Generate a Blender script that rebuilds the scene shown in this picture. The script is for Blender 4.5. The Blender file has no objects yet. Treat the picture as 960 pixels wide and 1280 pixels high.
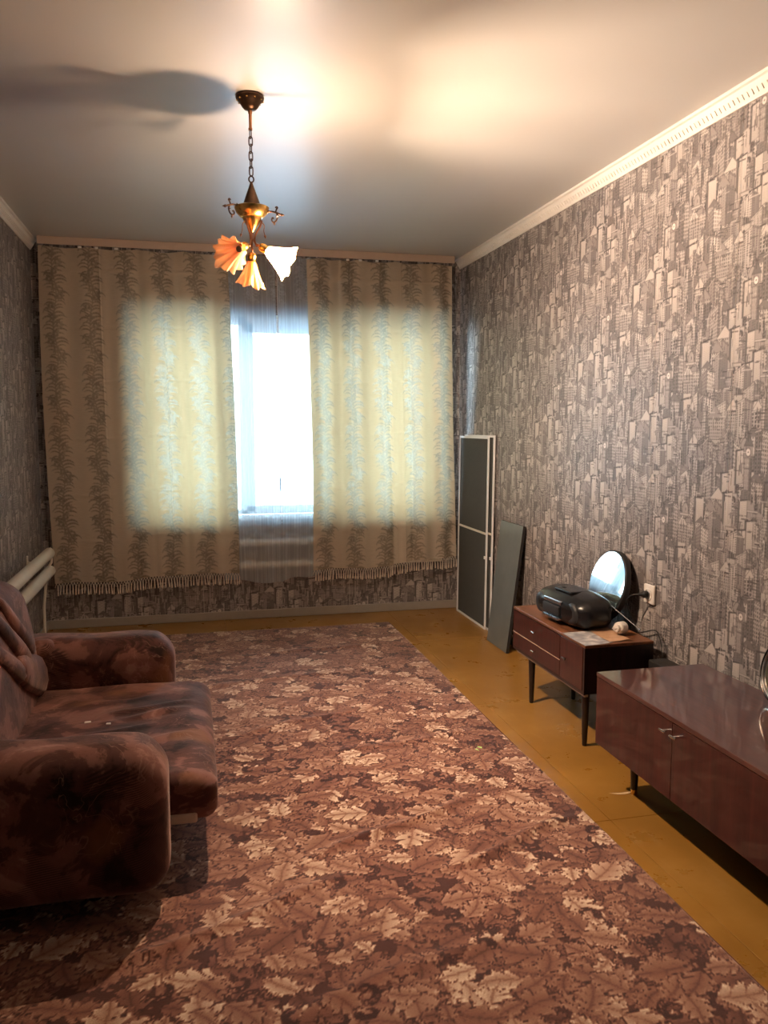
import bpy, math, random
import numpy as np
from mathutils import Vector, Matrix
random.seed(7)
RNG = np.random.RandomState(11)
PI = math.pi
SC = bpy.context.scene

# ------------------------------------------------------------------ camera, world, light, exposure
H = 2.60            # room height
D = 5.882           # y of the window wall
XL, XR = -0.982, 1.985
YB = -2.40          # y of the wall behind the camera
F, YAW, PITCH, ROLL, CAMZ = 1020.0, 0.2341, 0.1052, -0.0006, 1.390
cam_data = bpy.data.cameras.new('camera')
cam = bpy.data.objects.new('camera', cam_data)
SC.collection.objects.link(cam)
cy, sy, cp, sp = math.cos(YAW), math.sin(YAW), math.cos(PITCH), math.sin(PITCH)
fw = Vector((sy*cp, cy*cp, -sp)); r0 = Vector((cy, -sy, 0)); u0 = r0.cross(fw)
rt = r0*math.cos(ROLL) + u0*math.sin(ROLL); up = -r0*math.sin(ROLL) + u0*math.cos(ROLL)
cam.matrix_world = Matrix(((rt.x, up.x, -fw.x, 0), (rt.y, up.y, -fw.y, 0), (rt.z, up.z, -fw.z, CAMZ), (0, 0, 0, 1)))
cam_data.sensor_fit = 'VERTICAL'
cam_data.sensor_height = 36.0
cam_data.lens = F*36.0/1280.0
cam_data.clip_start = 0.05
SC.camera = cam

world = bpy.data.worlds.new('overcast_sky'); SC.world = world
world.use_nodes = True
wn = world.node_tree; wn.nodes.clear()
wo = wn.nodes.new('ShaderNodeOutputWorld'); wb = wn.nodes.new('ShaderNodeBackground')
wg = wn.nodes.new('ShaderNodeTexCoord'); ws = wn.nodes.new('ShaderNodeSeparateXYZ'); wr = wn.nodes.new('ShaderNodeValToRGB')
wn.links.new(wg.outputs['Generated'], ws.inputs[0]); wn.links.new(ws.outputs['Z'], wr.inputs[0])
wr.color_ramp.elements[0].position = 0.0; wr.color_ramp.elements[0].color = (0.80, 0.93, 1.0, 1)
wr.color_ramp.elements[1].position = 0.9; wr.color_ramp.elements[1].color = (0.52, 0.76, 1.0, 1)
wn.links.new(wr.outputs[0], wb.inputs['Color']); wb.inputs['Strength'].default_value = 11.5
wn.links.new(wb.outputs[0], wo.inputs['Surface'])

LAMP_STRENGTH = 15500.0
por = bpy.data.lights.new('window_daylight', 'AREA'); por.shape = 'RECTANGLE'; por.size = 2.3; por.size_y = 1.5
por.cycles.is_portal = True
po = bpy.data.objects.new('window_daylight', por); SC.collection.objects.link(po)
po.location = (0.755, D+0.33, 1.43); po.rotation_euler = (-PI/2, 0, 0)

vs = SC.view_settings
SC.display_settings.display_device = 'sRGB'
vs.view_transform = 'Standard'; vs.look = 'None'; vs.gamma = 1.0; vs.use_curve_mapping = False
vs.exposure = 0.6
SC.cycles.max_bounces = 10; SC.cycles.diffuse_bounces = 6; SC.cycles.transparent_max_bounces = 16
SC.cycles.sample_clamp_indirect = 6.0
SC.cycles.use_denoising = True
SC.cycles.caustics_reflective = False; SC.cycles.caustics_refractive = False

# ------------------------------------------------------------------ object helpers
def origin(o):
    v = Vector((0, 0, 0))
    while o is not None:
        v += o.location; o = o.parent
    return v

def tag(o, label=None, cat=None, group=None, kind=None):
    if label: o['label'] = label
    if cat: o['category'] = cat
    if group: o['group'] = group
    if kind: o['kind'] = kind
    return o

def thing(name, label, cat, loc=(0, 0, 0), group=None):
    o = bpy.data.objects.new(name, None); SC.collection.objects.link(o)
    o.location = loc; o.empty_display_size = 0.1
    return tag(o, label, cat, group)

def mesh_obj(name, verts, faces, mat=None, parent=None, smooth=True, base=None, sharp=0.6):
    """verts in world metres; stored relative to the parent chain (or base for a top-level mesh)"""
    V = np.asarray(verts, dtype=np.float64).reshape(-1, 3)
    org = origin(parent) if parent is not None else Vector(base if base is not None else (0, 0, 0))
    V = V - np.array(org)
    me = bpy.data.meshes.new(name)
    me.from_pydata(V.tolist(), [], [list(map(int, f)) for f in faces])
    me.update()
    if smooth:
        me.polygons.foreach_set('use_smooth', [True]*len(me.polygons))
        if sharp: me.set_sharp_from_angle(angle=sharp)
    if mat: me.materials.append(mat)
    o = bpy.data.objects.new(name, me); SC.collection.objects.link(o)
    if parent is not None: o.parent = parent
    elif base is not None: o.location = base
    return o

class MB:
    def __init__(s): s.v = []; s.f = []; s.n = 0
    def add(s, V, Fc):
        V = np.asarray(V, dtype=np.float64).reshape(-1, 3)
        s.v.append(V); s.f += [tuple(i+s.n for i in f) for f in Fc]; s.n += len(V); return s
    def build(s, name, mat=None, parent=None, smooth=True, base=None, sharp=0.6):
        return mesh_obj(name, np.concatenate(s.v), s.f, mat, parent, smooth, base, sharp)

def box(x0, x1, y0, y1, z0, z1, bev=0.0):
    """box, optionally with chamfered edges"""
    if bev <= 0:
        V = [(x, y, z) for x in (x0, x1) for y in (y0, y1) for z in (z0, z1)]
        return V, [(0, 1, 3, 2), (4, 6, 7, 5), (0, 4, 5, 1), (2, 3, 7, 6), (0, 2, 6, 4), (1, 5, 7, 3)]
    return rbox((x0+x1)/2, (y0+y1)/2, (z0+z1)/2, x1-x0, y1-y0, z1-z0, bev, 1, (1, 1, 1))

def rbox(cx, cy_, cz, sx, sy_, sz, r, k=3, n=(6, 6, 6), warp=None):
    """rounded box: k rings in the rounding, n cells on the flats; warp(P)->P works on world points"""
    def axis(s, m):
        h = s/2; a = [-h + r*(1-math.cos(i/k*PI/2)) if False else -h + r*i/k for i in range(k)]
        mid = [-h+r + (2*h-2*r)*i/m for i in range(m+1)]
        return a + mid + [-q for q in a[::-1]]
    A = [axis(sx, n[0]), axis(sy_, n[1]), axis(sz, n[2])]
    S = [sx, sy_, sz]; idx = {}; V = []; Fc = []
    def vid(i, j, l):
        key = (i, j, l)
        if key not in idx:
            p = np.array([A[0][i], A[1][j], A[2][l]])
            q = np.array([min(max(p[a], -S[a]/2+r), S[a]/2-r) for a in range(3)])
            d = p-q; m = np.linalg.norm(d)
            if m > 1e-9:
                # spread the angle evenly
                dd = np.array([math.tan(d[a]/r*PI/4)*r if abs(d[a]) < r*1.0001 else d[a] for a in range(3)])
                dd = dd/np.linalg.norm(dd)*r; p = q+dd
            idx[key] = len(V); V.append(p+np.array([cx, cy_, cz]))
        return idx[key]
    L = [len(a)-1 for a in A]
    for ax in range(3):
        b, c = (ax+1) % 3, (ax+2) % 3
        for side in (0, L[ax]):
            for i in range(L[b]):
                for j in range(L[c]):
                    q = []
                    for di, dj in ((0, 0), (1, 0), (1, 1), (0, 1)):
                        t = [0, 0, 0]; t[ax] = side; t[b] = i+di; t[c] = j+dj; q.append(vid(*t))
                    if side == 0: q = q[::-1]
                    Fc.append(tuple(q))
    V = np.array(V)
    if warp: V = warp(V)
    return V, Fc

def frame_of(d):
    d = Vector(d).normalized()
    a = Vector((0, 0, 1)) if abs(d.z) < 0.9 else Vector((1, 0, 0))
    x = a.cross(d).normalized(); y = d.cross(x)
    return x, y, d

def tube(pts, r, seg=8, caps=True, closed=False):
    pts = [Vector(p) for p in pts]; n = len(pts)
    rs = r if hasattr(r, '__len__') else [r]*n
    V = []; Fc = []; px = None
    for i, p in enumerate(pts):
        if closed: d = pts[(i+1) % n]-pts[i-1]
        else: d = pts[min(i+1, n-1)]-pts[max(i-1, 0)]
        d.normalize()
        if px is None: x, y, _ = frame_of(d)
        else:
            x = px-d*px.dot(d); x.normalize(); y = d.cross(x)
        px = x
        for k in range(seg):
            a = 2*PI*k/seg
            V.append(p+(x*math.cos(a)+y*math.sin(a))*rs[i])
    m = n if closed else n-1
    for i in range(m):
        for k in range(seg):
            a, b = i*seg+k, i*seg+(k+1) % seg
            c, d2 = ((i+1) % n)*seg+(k+1) % seg, ((i+1) % n)*seg+k
            Fc.append((a, b, c, d2))
    if caps and not closed:
        Fc.append(tuple(range(seg))[::-1]); Fc.append(tuple((n-1)*seg+k for k in range(seg)))
    return [tuple(v) for v in V], Fc

def lathe(profile, c, axis=(0, 0, 1), seg=32):
    """profile: list of (radius, height along axis)"""
    x, y, d = frame_of(axis); c = Vector(c); V = []; Fc = []
    for (r, h) in profile:
        for k in range(seg):
            a = 2*PI*k/seg
            V.append(tuple(c+d*h+(x*math.cos(a)+y*math.sin(a))*max(r, 1e-5)))
    for i in range(len(profile)-1):
        for k in range(seg):
            Fc.append((i*seg+k, i*seg+(k+1) % seg, (i+1)*seg+(k+1) % seg, (i+1)*seg+k))
    return V, Fc

def grid_mesh(name, P, mat=None, parent=None, attr=None, base=None, smooth=True):
    """P: (ny, nx, 3) array of world points; attr: (ny, nx) float print value"""
    ny, nx = P.shape[:2]
    org = np.array(origin(parent)) if parent is not None else np.array(base if base is not None else (0, 0, 0))
    V = (P-org).reshape(-1, 3).astype(np.float32)
    me = bpy.data.meshes.new(name)
    nf = (nx-1)*(ny-1)
    me.vertices.add(len(V)); me.vertices.foreach_set('co', V.ravel())
    i = np.arange(nx-1)[None, :]+np.arange(ny-1)[:, None]*nx
    q = np.stack([i, i+1, i+1+nx, i+nx], -1).reshape(-1).astype(np.int32)
    me.loops.add(nf*4); me.loops.foreach_set('vertex_index', q)
    me.polygons.add(nf)
    me.polygons.foreach_set('loop_start', np.arange(0, nf*4, 4, dtype=np.int32))
    me.update(calc_edges=True)
    if smooth: me.polygons.foreach_set('use_smooth', np.ones(nf, dtype=bool))
    if attr is not None:
        a = me.attributes.new('ink', 'FLOAT', 'POINT'); a.data.foreach_set('value', attr.reshape(-1).astype(np.float32))
    if mat: me.materials.append(mat)
    me.validate()
    o = bpy.data.objects.new(name, me); SC.collection.objects.link(o)
    if parent is not None: o.parent = parent
    elif base is not None: o.location = base
    return o

def structure(o): o['kind'] = 'structure'; return o

# ------------------------------------------------------------------ materials
def new_mat(name):
    m = bpy.data.materials.new(name); m.use_nodes = True
    nt = m.node_tree; b = nt.nodes['Principled BSDF']
    return m, nt, b
def N(nt, typ, **kw):
    n = nt.nodes.new(typ)
    for k, v in kw.items():
        if k.startswith('_'): setattr(n, k[1:], v)
        else: n.inputs[k.replace('~', ' ')].default_value = v
    return n
def ramp(nt, fac, stops, interp='LINEAR'):
    r = nt.nodes.new('ShaderNodeValToRGB'); r.color_ramp.interpolation = interp
    e = r.color_ramp.elements
    while len(e) < len(stops): e.new(0.5)
    for i, (p, c) in enumerate(stops):
        e[i].position = p; e[i].color = (*c, 1)
    nt.links.new(fac, r.inputs[0]); return r.outputs[0]
def mix(nt, fac, a, b, typ='MIX'):
    m = nt.nodes.new('ShaderNodeMix'); m.data_type = 'RGBA'; m.blend_type = typ
    for s, v in ((m.inputs[0], fac), (m.inputs[6], a), (m.inputs[7], b)):
        if hasattr(v, 'links'): nt.links.new(v, s)
        elif isinstance(v, tuple): s.default_value = (*v, 1) if len(v) == 3 else v
        else: s.default_value = v
    return m.outputs[2]
def noise(nt, scale, detail=3, rough=0.5, vec=None, dist=0.0):
    n = N(nt, 'ShaderNodeTexNoise', Scale=scale, Detail=detail, Roughness=rough, Distortion=dist)
    if vec is not None: nt.links.new(vec, n.inputs['Vector'])
    return n.outputs['Fac']
def pos(nt, sc=(1, 1, 1), rot=(0, 0, 0)):
    t = nt.nodes.new('ShaderNodeTexCoord'); m = nt.nodes.new('ShaderNodeMapping')
    m.inputs['Scale'].default_value = sc; m.inputs['Rotation'].default_value = rot
    nt.links.new(t.outputs['Object'], m.inputs['Vector']); return m.outputs[0]
def bump(nt, b, h, strength=0.2, dist=0.002, prev=None):
    n = N(nt, 'ShaderNodeBump', Strength=strength, Distance=dist)
    nt.links.new(h, n.inputs['Height'])
    nt.links.new(n.outputs[0], b.inputs['Normal']); return n
def plain(name, col, rough=0.5, metal=0.0, var=0.08, nscale=20, spec=0.5, coat=0.0, bumpv=0.0):
    m, nt, b = new_mat(name)
    p = pos(nt); f = noise(nt, nscale, 4, 0.6, p)
    c = ramp(nt, f, [(0.3, tuple(x*(1-var) for x in col)), (0.7, tuple(min(1, x*(1+var)) for x in col))])
    nt.links.new(c, b.inputs['Base Color'])
    b.inputs['Roughness'].default_value = rough; b.inputs['Metallic'].default_value = metal
    b.inputs['Specular IOR Level'].default_value = spec; b.inputs['Coat Weight'].default_value = coat
    if bumpv: bump(nt, b, f, bumpv, 0.001)
    return m

M = {}
M['plaster'] = plain('plaster', (0.62, 0.60, 0.57), 0.8, bumpv=0.2)
M['cornice'] = plain('cornice_foam', (0.78, 0.74, 0.69), 0.6, var=0.03)
M['white_pvc'] = plain('white_pvc', (0.86, 0.88, 0.90), 0.25, var=0.01)
M['radiator'] = plain('radiator_paint', (0.80, 0.76, 0.68), 0.35, var=0.04, nscale=8)
M['rail'] = plain('cream_rail_plastic', (0.60, 0.49, 0.42), 0.4, var=0.03)
M['baseboard'] = plain('painted_baseboard', (0.33, 0.30, 0.265), 0.5, var=0.05)
M['hook'] = plain('white_hook', (0.9, 0.9, 0.9), 0.4)
M['socket'] = plain('socket_plastic', (0.82, 0.77, 0.72), 0.3, var=0.02)
M['black_rubber'] = plain('black_rubber', (0.012, 0.012, 0.013), 0.5)
M['black_plastic'] = plain('black_plastic', (0.008, 0.008, 0.010), 0.27, var=0.2, spec=0.4)
M['black_matte'] = plain('black_matte', (0.015, 0.014, 0.015), 0.6)
M['grille'] = plain('speaker_grille', (0.02, 0.02, 0.022), 0.45, nscale=400, var=0.6, bumpv=0.6)
M['silver'] = plain('silver_trim', (0.62, 0.64, 0.68), 0.25, 1.0)
M['steel'] = plain('steel', (0.75, 0.74, 0.72), 0.2, 1.0)
M['brass'] = plain('brass', (0.80, 0.50, 0.16), 0.22, 1.0, var=0.15)
M['bronze'] = plain('dark_bronze', (0.10, 0.06, 0.04), 0.35, 0.85, var=0.3)
M['copper'] = plain('copper_arm', (0.42, 0.20, 0.10), 0.28, 1.0, var=0.2)
M['leg_black'] = plain('leg_black', (0.02, 0.013, 0.012), 0.3)
M['dark_ply'] = plain('dark_ply', (0.035, 0.022, 0.018), 0.6)
M['paper_scrap'] = plain('green_paper', (0.45, 0.75, 0.25), 0.8)
M['crumb'] = plain('white_crumb', (0.85, 0.82, 0.78), 0.8)
M['lining'] = plain('calico_lining', (0.62, 0.56, 0.48), 0.9)
M['snow'] = plain('snow_ground', (0.85, 0.88, 0.92), 0.9, var=0.03, nscale=0.3)

def mk_ceiling():
    m, nt, b = new_mat('stretch_ceiling_film')
    f = noise(nt, 1.5, 2, 0.5, pos(nt))
    nt.links.new(ramp(nt, f, [(0.3, (0.57, 0.555, 0.54)), (0.7, (0.60, 0.585, 0.57))]), b.inputs['Base Color'])
    b.inputs['Roughness'].default_value = 0.36; b.inputs['Specular IOR Level'].default_value = 0.45
    return m
M['ceiling'] = mk_ceiling()

def mk_floor():
    m, nt, b = new_mat('ochre_floor_paint')
    p = pos(nt)
    f = noise(nt, 2.2, 5, 0.6, p)
    c = ramp(nt, f, [(0.25, (0.23, 0.105, 0.018)), (0.55, (0.31, 0.150, 0.028)), (0.8, (0.40, 0.215, 0.055))])
    s = noise(nt, 9, 6, 0.7, pos(nt, (1, 0.25, 1), (0, 0, 0.7)))
    c = mix(nt, ramp(nt, s, [(0.60, (0, 0, 0)), (0.85, (0.3, 0.3, 0.3))]), c, (0.55, 0.36, 0.16))
    nt.links.new(c, b.inputs['Base Color'])
    r = nt.nodes.new('ShaderNodeMapRange'); r.inputs['To Min'].default_value = 0.18; r.inputs['To Max'].default_value = 0.42
    nt.links.new(noise(nt, 5, 5, 0.7, p), r.inputs[0]); nt.links.new(r.outputs[0], b.inputs['Roughness'])
    bump(nt, b, noise(nt, 6, 3, 0.5, p), 0.25, 0.004)
    return m
M['floor'] = mk_floor()
M['scuff'] = plain('worn_floor_patch', (0.72, 0.50, 0.30), 0.5, var=0.15, nscale=60)

def mk_wallpaper():
    m, nt, b = new_mat('city_print_wallpaper')
    a = N(nt, 'ShaderNodeAttribute', _attribute_name='ink')
    p = pos(nt)
    c = ramp(nt, a.outputs['Fac'], [(0.0, (0.035, 0.030, 0.033)), (0.3, (0.155, 0.14, 0.142)), (0.55, (0.29, 0.265, 0.26)), (0.8, (0.46, 0.425, 0.41)), (1.0, (0.70, 0.66, 0.64))])
    nt.links.new(c, b.inputs['Base Color'])
    f = noise(nt, 260, 2, 0.6, p)
    c2 = mix(nt, 0.25, c, ramp(nt, f, [(0.3, (0.1, 0.09, 0.09)), (0.7, (0.5, 0.45, 0.43))]), 'OVERLAY')
    nt.links.new(c2, b.inputs['Base Color'])
    b.inputs['Roughness'].default_value = 0.42; b.inputs['Specular IOR Level'].default_value = 0.4
    h = mix(nt, 0.35, a.outputs['Color'], f)
    bump(nt, b, h, 0.35, 0.0015)
    return m
M['wallpaper'] = mk_wallpaper()

def mk_carpet():
    m, nt, b = new_mat('leaf_carpet')
    a = N(nt, 'ShaderNodeAttribute', _attribute_name='ink')
    c = ramp(nt, a.outputs['Fac'], [(0.0, (0.028, 0.009, 0.008)), (0.12, (0.080, 0.024, 0.019)), (0.35, (0.24, 0.100, 0.066)), (0.6, (0.40, 0.222, 0.150)), (0.85, (0.61, 0.445, 0.325)), (1.0, (0.76, 0.62, 0.48))])
    p = pos(nt); f = noise(nt, 420, 2, 0.7, p)
    c = mix(nt, 0.4, c, ramp(nt, f, [(0.3, (0.15, 0.15, 0.15)), (0.7, (0.80, 0.80, 0.80))]), 'OVERLAY')
    nt.links.new(c, b.inputs['Base Color'])
    b.inputs['Roughness'].default_value = 0.85; b.inputs['Specular IOR Level'].default_value = 0.15
    b.inputs['Sheen Weight'].default_value = 0.25
    bump(nt, b, f, 0.6, 0.003)
    return m
M['carpet'] = mk_carpet()

def mk_curtain():
    m, nt, b = new_mat('jacquard_curtain')
    nt.nodes.remove(b); out = nt.nodes['Material Output']
    a = N(nt, 'ShaderNodeAttribute', _attribute_name='ink')
    p = pos(nt)
    weave = noise(nt, 40, 3, 0.6, pos(nt, (0.6, 1, 12)))
    cd = ramp(nt, a.outputs['Fac'], [(0.0, (0.70, 0.615, 0.51)), (1.0, (0.20, 0.165, 0.13))])
    cd = mix(nt, 0.15, cd, ramp(nt, weave, [(0.3, (0.2, 0.2, 0.2)), (0.7, (0.75, 0.75, 0.75))]), 'OVERLAY')
    ct = ramp(nt, a.outputs['Fac'], [(0.0, (0.50, 0.365, 0.19)), (1.0, (0.53, 0.46, 0.33))])
    ct = mix(nt, 0.35, ct, ramp(nt, weave, [(0.35, (0.35, 0.35, 0.35)), (0.7, (0.75, 0.75, 0.75))]), 'OVERLAY')
    df = nt.nodes.new('ShaderNodeBsdfDiffuse'); nt.links.new(cd, df.inputs[0])
    tl = nt.nodes.new('ShaderNodeBsdfTranslucent'); nt.links.new(ct, tl.inputs[0])
    gl = N(nt, 'ShaderNodeBsdfGlossy', Roughness=0.42); gl.inputs[0].default_value = (1.0, 0.9, 0.75, 1)
    tr = nt.nodes.new('ShaderNodeBsdfTransparent'); tr.inputs[0].default_value = (1, 0.95, 0.8, 1)
    m1 = N(nt, 'ShaderNodeMixShader', Fac=0.36); nt.links.new(df.outputs[0], m1.inputs[1]); nt.links.new(tl.outputs[0], m1.inputs[2])
    m2 = N(nt, 'ShaderNodeMixShader', Fac=0.05); nt.links.new(m1.outputs[0], m2.inputs[1]); nt.links.new(gl.outputs[0], m2.inputs[2])
    m3 = nt.nodes.new('ShaderNodeMixShader')
    r = nt.nodes.new('ShaderNodeMapRange'); r.inputs['To Min'].default_value = 0.0; r.inputs['To Max'].default_value = 0.002
    nt.links.new(a.outputs['Fac'], r.inputs[0]); nt.links.new(r.outputs[0], m3.inputs[0])
    nt.links.new(m2.outputs[0], m3.inputs[1]); nt.links.new(tr.outputs[0], m3.inputs[2])
    nt.links.new(m3.outputs[0], out.inputs['Surface'])
    bm = N(nt, 'ShaderNodeBump', Strength=0.3, Distance=0.001); nt.links.new(weave, bm.inputs['Height'])
    for s in (df, gl): nt.links.new(bm.outputs[0], s.inputs['Normal'])
    return m
M['curtain'] = mk_curtain()
M['fringe'] = plain('fringe_yarn', (0.85, 0.76, 0.66), 0.9, var=0.1, nscale=60)

def mk_tulle():
    m, nt, b = new_mat('sheer_tulle')
    nt.nodes.remove(b); out = nt.nodes['Material Output']
    a = N(nt, 'ShaderNodeAttribute', _attribute_name='ink')
    df = N(nt, 'ShaderNodeBsdfDiffuse'); df.inputs[0].default_value = (0.8, 0.82, 0.85, 1)
    tl = N(nt, 'ShaderNodeBsdfTranslucent'); tl.inputs[0].default_value = (0.62, 0.80, 0.92, 1)
    tr = nt.nodes.new('ShaderNodeBsdfTransparent')
    m1 = N(nt, 'ShaderNodeMixShader', Fac=0.5); nt.links.new(df.outputs[0], m1.inputs[1]); nt.links.new(tl.outputs[0], m1.inputs[2])
    r = nt.nodes.new('ShaderNodeMapRange'); r.inputs['To Min'].default_value = 0.42; r.inputs['To Max'].default_value = 0.80
    nt.links.new(a.outputs['Fac'], r.inputs[0])
    m2 = nt.nodes.new('ShaderNodeMixShader'); nt.links.new(r.outputs[0], m2.inputs[0])
    nt.links.new(tr.outputs[0], m2.inputs[1]); nt.links.new(m1.outputs[0], m2.inputs[2])
    nt.links.new(m2.outputs[0], out.inputs['Surface'])
    return m
M['tulle'] = mk_tulle()

def mk_glass():
    m, nt, b = new_mat('window_glass')
    nt.nodes.remove(b); out = nt.nodes['Material Output']
    tr = nt.nodes.new('ShaderNodeBsdfTransparent'); tr.inputs[0].default_value = (0.92, 0.97, 0.98, 1)
    gl = N(nt, 'ShaderNodeBsdfGlossy', Roughness=0.02)
    fr = N(nt, 'ShaderNodeFresnel', IOR=1.45)
    mm = nt.nodes.new('ShaderNodeMixShader'); nt.links.new(fr.outputs[0], mm.inputs[0])
    nt.links.new(tr.outputs[0], mm.inputs[1]); nt.links.new(gl.outputs[0], mm.inputs[2])
    nt.links.new(mm.outputs[0], out.inputs['Surface'])
    return m
M['glass'] = mk_glass()

def mk_petal():
    m, nt, b = new_mat('frosted_amber_glass')
    nt.nodes.remove(b); out = nt.nodes['Material Output']
    a = N(nt, 'ShaderNodeAttribute', _attribute_name='ink')     # 0 at the neck, 1 at the rim
    c = ramp(nt, a.outputs['Fac'], [(0.0, (0.70, 0.20, 0.02)), (0.55, (0.76, 0.28, 0.045)), (1.0, (0.84, 0.46, 0.17))])
    c = mix(nt, 0.25, c, ramp(nt, noise(nt, 90, 3, 0.6, pos(nt)), [(0.3, (0.3, 0.3, 0.3)), (0.7, (0.7, 0.7, 0.7))]), 'OVERLAY')
    df = nt.nodes.new('ShaderNodeBsdfDiffuse'); tl = nt.nodes.new('ShaderNodeBsdfTranslucent'); gl = N(nt, 'ShaderNodeBsdfGlossy', Roughness=0.25)
    nt.links.new(c, df.inputs[0]); nt.links.new(mix(nt, 0.30, c, (1.0, 0.90, 0.78)), tl.inputs[0])
    m1 = N(nt, 'ShaderNodeMixShader', Fac=0.50); nt.links.new(df.outputs[0], m1.inputs[1]); nt.links.new(tl.outputs[0], m1.inputs[2])
    m2 = N(nt, 'ShaderNodeMixShader', Fac=0.06); nt.links.new(m1.outputs[0], m2.inputs[1]); nt.links.new(gl.outputs[0], m2.inputs[2])
    tr = nt.nodes.new('ShaderNodeBsdfTransparent'); tr.inputs[0].default_value = (1.0, 0.93, 0.84, 1)
    m3 = N(nt, 'ShaderNodeMixShader', Fac=0.12); nt.links.new(m2.outputs[0], m3.inputs[1]); nt.links.new(tr.outputs[0], m3.inputs[2])
    nt.links.new(m3.outputs[0], out.inputs['Surface'])
    return m
M['petal'] = mk_petal()

def mk_bulb(on):
    m, nt, b = new_mat('lit_bulb' if on else 'unlit_bulb')
    b.inputs['Base Color'].default_value = (0.9, 0.88, 0.84, 1); b.inputs['Roughness'].default_value = 0.2
    if on:
        b.inputs['Emission Color'].default_value = (1.0, 0.73, 0.51, 1); b.inputs['Emission Strength'].default_value = LAMP_STRENGTH
    return m
M['bulb_on'] = mk_bulb(True); M['bulb_off'] = mk_bulb(False)

def mk_velvet():
    m, nt, b = new_mat('brown_patterned_velour')
    p = pos(nt)
    f = noise(nt, 5.5, 8, 0.62, p, 0.5)
    c = ramp(nt, f, [(0.38, (0.020, 0.008, 0.007)), (0.44, (0.080, 0.030, 0.026)), (0.50, (0.095, 0.038, 0.032)), (0.53, (0.20, 0.088, 0.070)), (0.60, (0.22, 0.10, 0.080)), (0.64, (0.33, 0.17, 0.14))])
    g = noise(nt, 3.2, 2, 0.5, pos(nt, (1, 1.7, 1), (0.3, 0.2, 0.5)))
    c = mix(nt, ramp(nt, g, [(0.60, (0, 0, 0)), (0.68, (0.8, 0.8, 0.8))]), c, (0.20, 0.085, 0.04))
    # ribbed patches
    w = N(nt, 'ShaderNodeTexWave', Scale=62.0, Distortion=0.0); w.wave_type = 'BANDS'; w.bands_direction = 'Z'
    nt.links.new(pos(nt, (1, 1, 1), (-0.72, 0.12, 0)), w.inputs['Vector'])
    mask = ramp(nt, noise(nt, 4.2, 1, 0.5, pos(nt, (1.2, 1, 1), (0, 0, 1.1))), [(0.50, (0, 0, 0)), (0.55, (1, 1, 1))])
    ribs = mix(nt, mask, (0, 0, 0), mix(nt, 0.2, w.outputs['Color'], (0, 0, 0)))
    c = mix(nt, ribs, c, (0.028, 0.012, 0.010))
    # pale drawn outlines of leaves: thin level lines of a warped field
    n3 = noise(nt, 11, 2.0, 0.5, p, 1.2)
    ln = ramp(nt, n3, [(0.480, (0, 0, 0)), (0.492, (1, 1, 1)), (0.504, (0, 0, 0))])
    sel = ramp(nt, noise(nt, 3.1, 1, 0.5, pos(nt, (1, 1, 1), (1, 2, 0))), [(0.50, (0, 0, 0)), (0.56, (0.55, 0.55, 0.55))])
    c = mix(nt, mix(nt, sel, (0, 0, 0), ln), c, (0.34, 0.19, 0.14))
    nt.links.new(c, b.inputs['Base Color'])
    b.inputs['Roughness'].default_value = 0.75; b.inputs['Specular IOR Level'].default_value = 0.2
    b.inputs['Sheen Weight'].default_value = 0.4; b.inputs['Sheen Roughness'].default_value = 0.35
    b.inputs['Sheen Tint'].default_value = (1.0, 0.72, 0.62, 1)
    bump(nt, b, noise(nt, 45, 4, 0.6, p), 0.35, 0.004)
    return m
M['velvet'] = mk_velvet()

def mk_lacquer(name, base=(0.050, 0.011, 0.009), dark=(0.020, 0.005, 0.004), rough=0.06, direction='Z', coat=0.55):
    m, nt, b = new_mat(name)
    s = {'Z': (26, 26, 1.6), 'Y': (26, 1.6, 26), 'X': (1.6, 26, 26)}[direction]
    f = noise(nt, 1.6, 6, 0.65, pos(nt, s), 0.3)
    g = noise(nt, 3.0, 3, 0.5, pos(nt, (1, 1, 6)))
    c = ramp(nt, f, [(0.30, dark), (0.55, base), (0.75, tuple(x*1.45 for x in base))])
    c = mix(nt, ramp(nt, g, [(0.4, (0, 0, 0)), (0.75, (0.35, 0.35, 0.35))]), c, tuple(x*1.5 for x in base))
    nt.links.new(c, b.inputs['Base Color'])
    b.inputs['Roughness'].default_value = 0.3; b.inputs['Specular IOR Level'].default_value = 0.25
    b.inputs['Coat Weight'].default_value = coat; b.inputs['Coat Roughness'].default_value = rough
    bump(nt, b, noise(nt, 14, 2, 0.5, pos(nt)), 0.04, 0.002)
    return m
M['lacquer'] = mk_lacquer('glossy_red_brown_veneer')
M['lacquer_top'] = mk_lacquer('glossy_red_brown_top', (0.080, 0.026, 0.022), (0.042, 0.013, 0.011), 0.03, 'Y', 1.0)
M['worn_top'] = mk_lacquer('worn_orange_brown_top', (0.17, 0.068, 0.032), (0.07, 0.025, 0.013), 0.4, 'Y', 0.2)
M['side_dark'] = mk_lacquer('dark_side_veneer', (0.022, 0.009, 0.009), (0.010, 0.005, 0.005), 0.25, 'Z', 0.5)
M['board'] = plain('dark_grey_laminate', (0.14, 0.165, 0.175), 0.30, var=0.12, nscale=6, coat=0.3)

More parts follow.
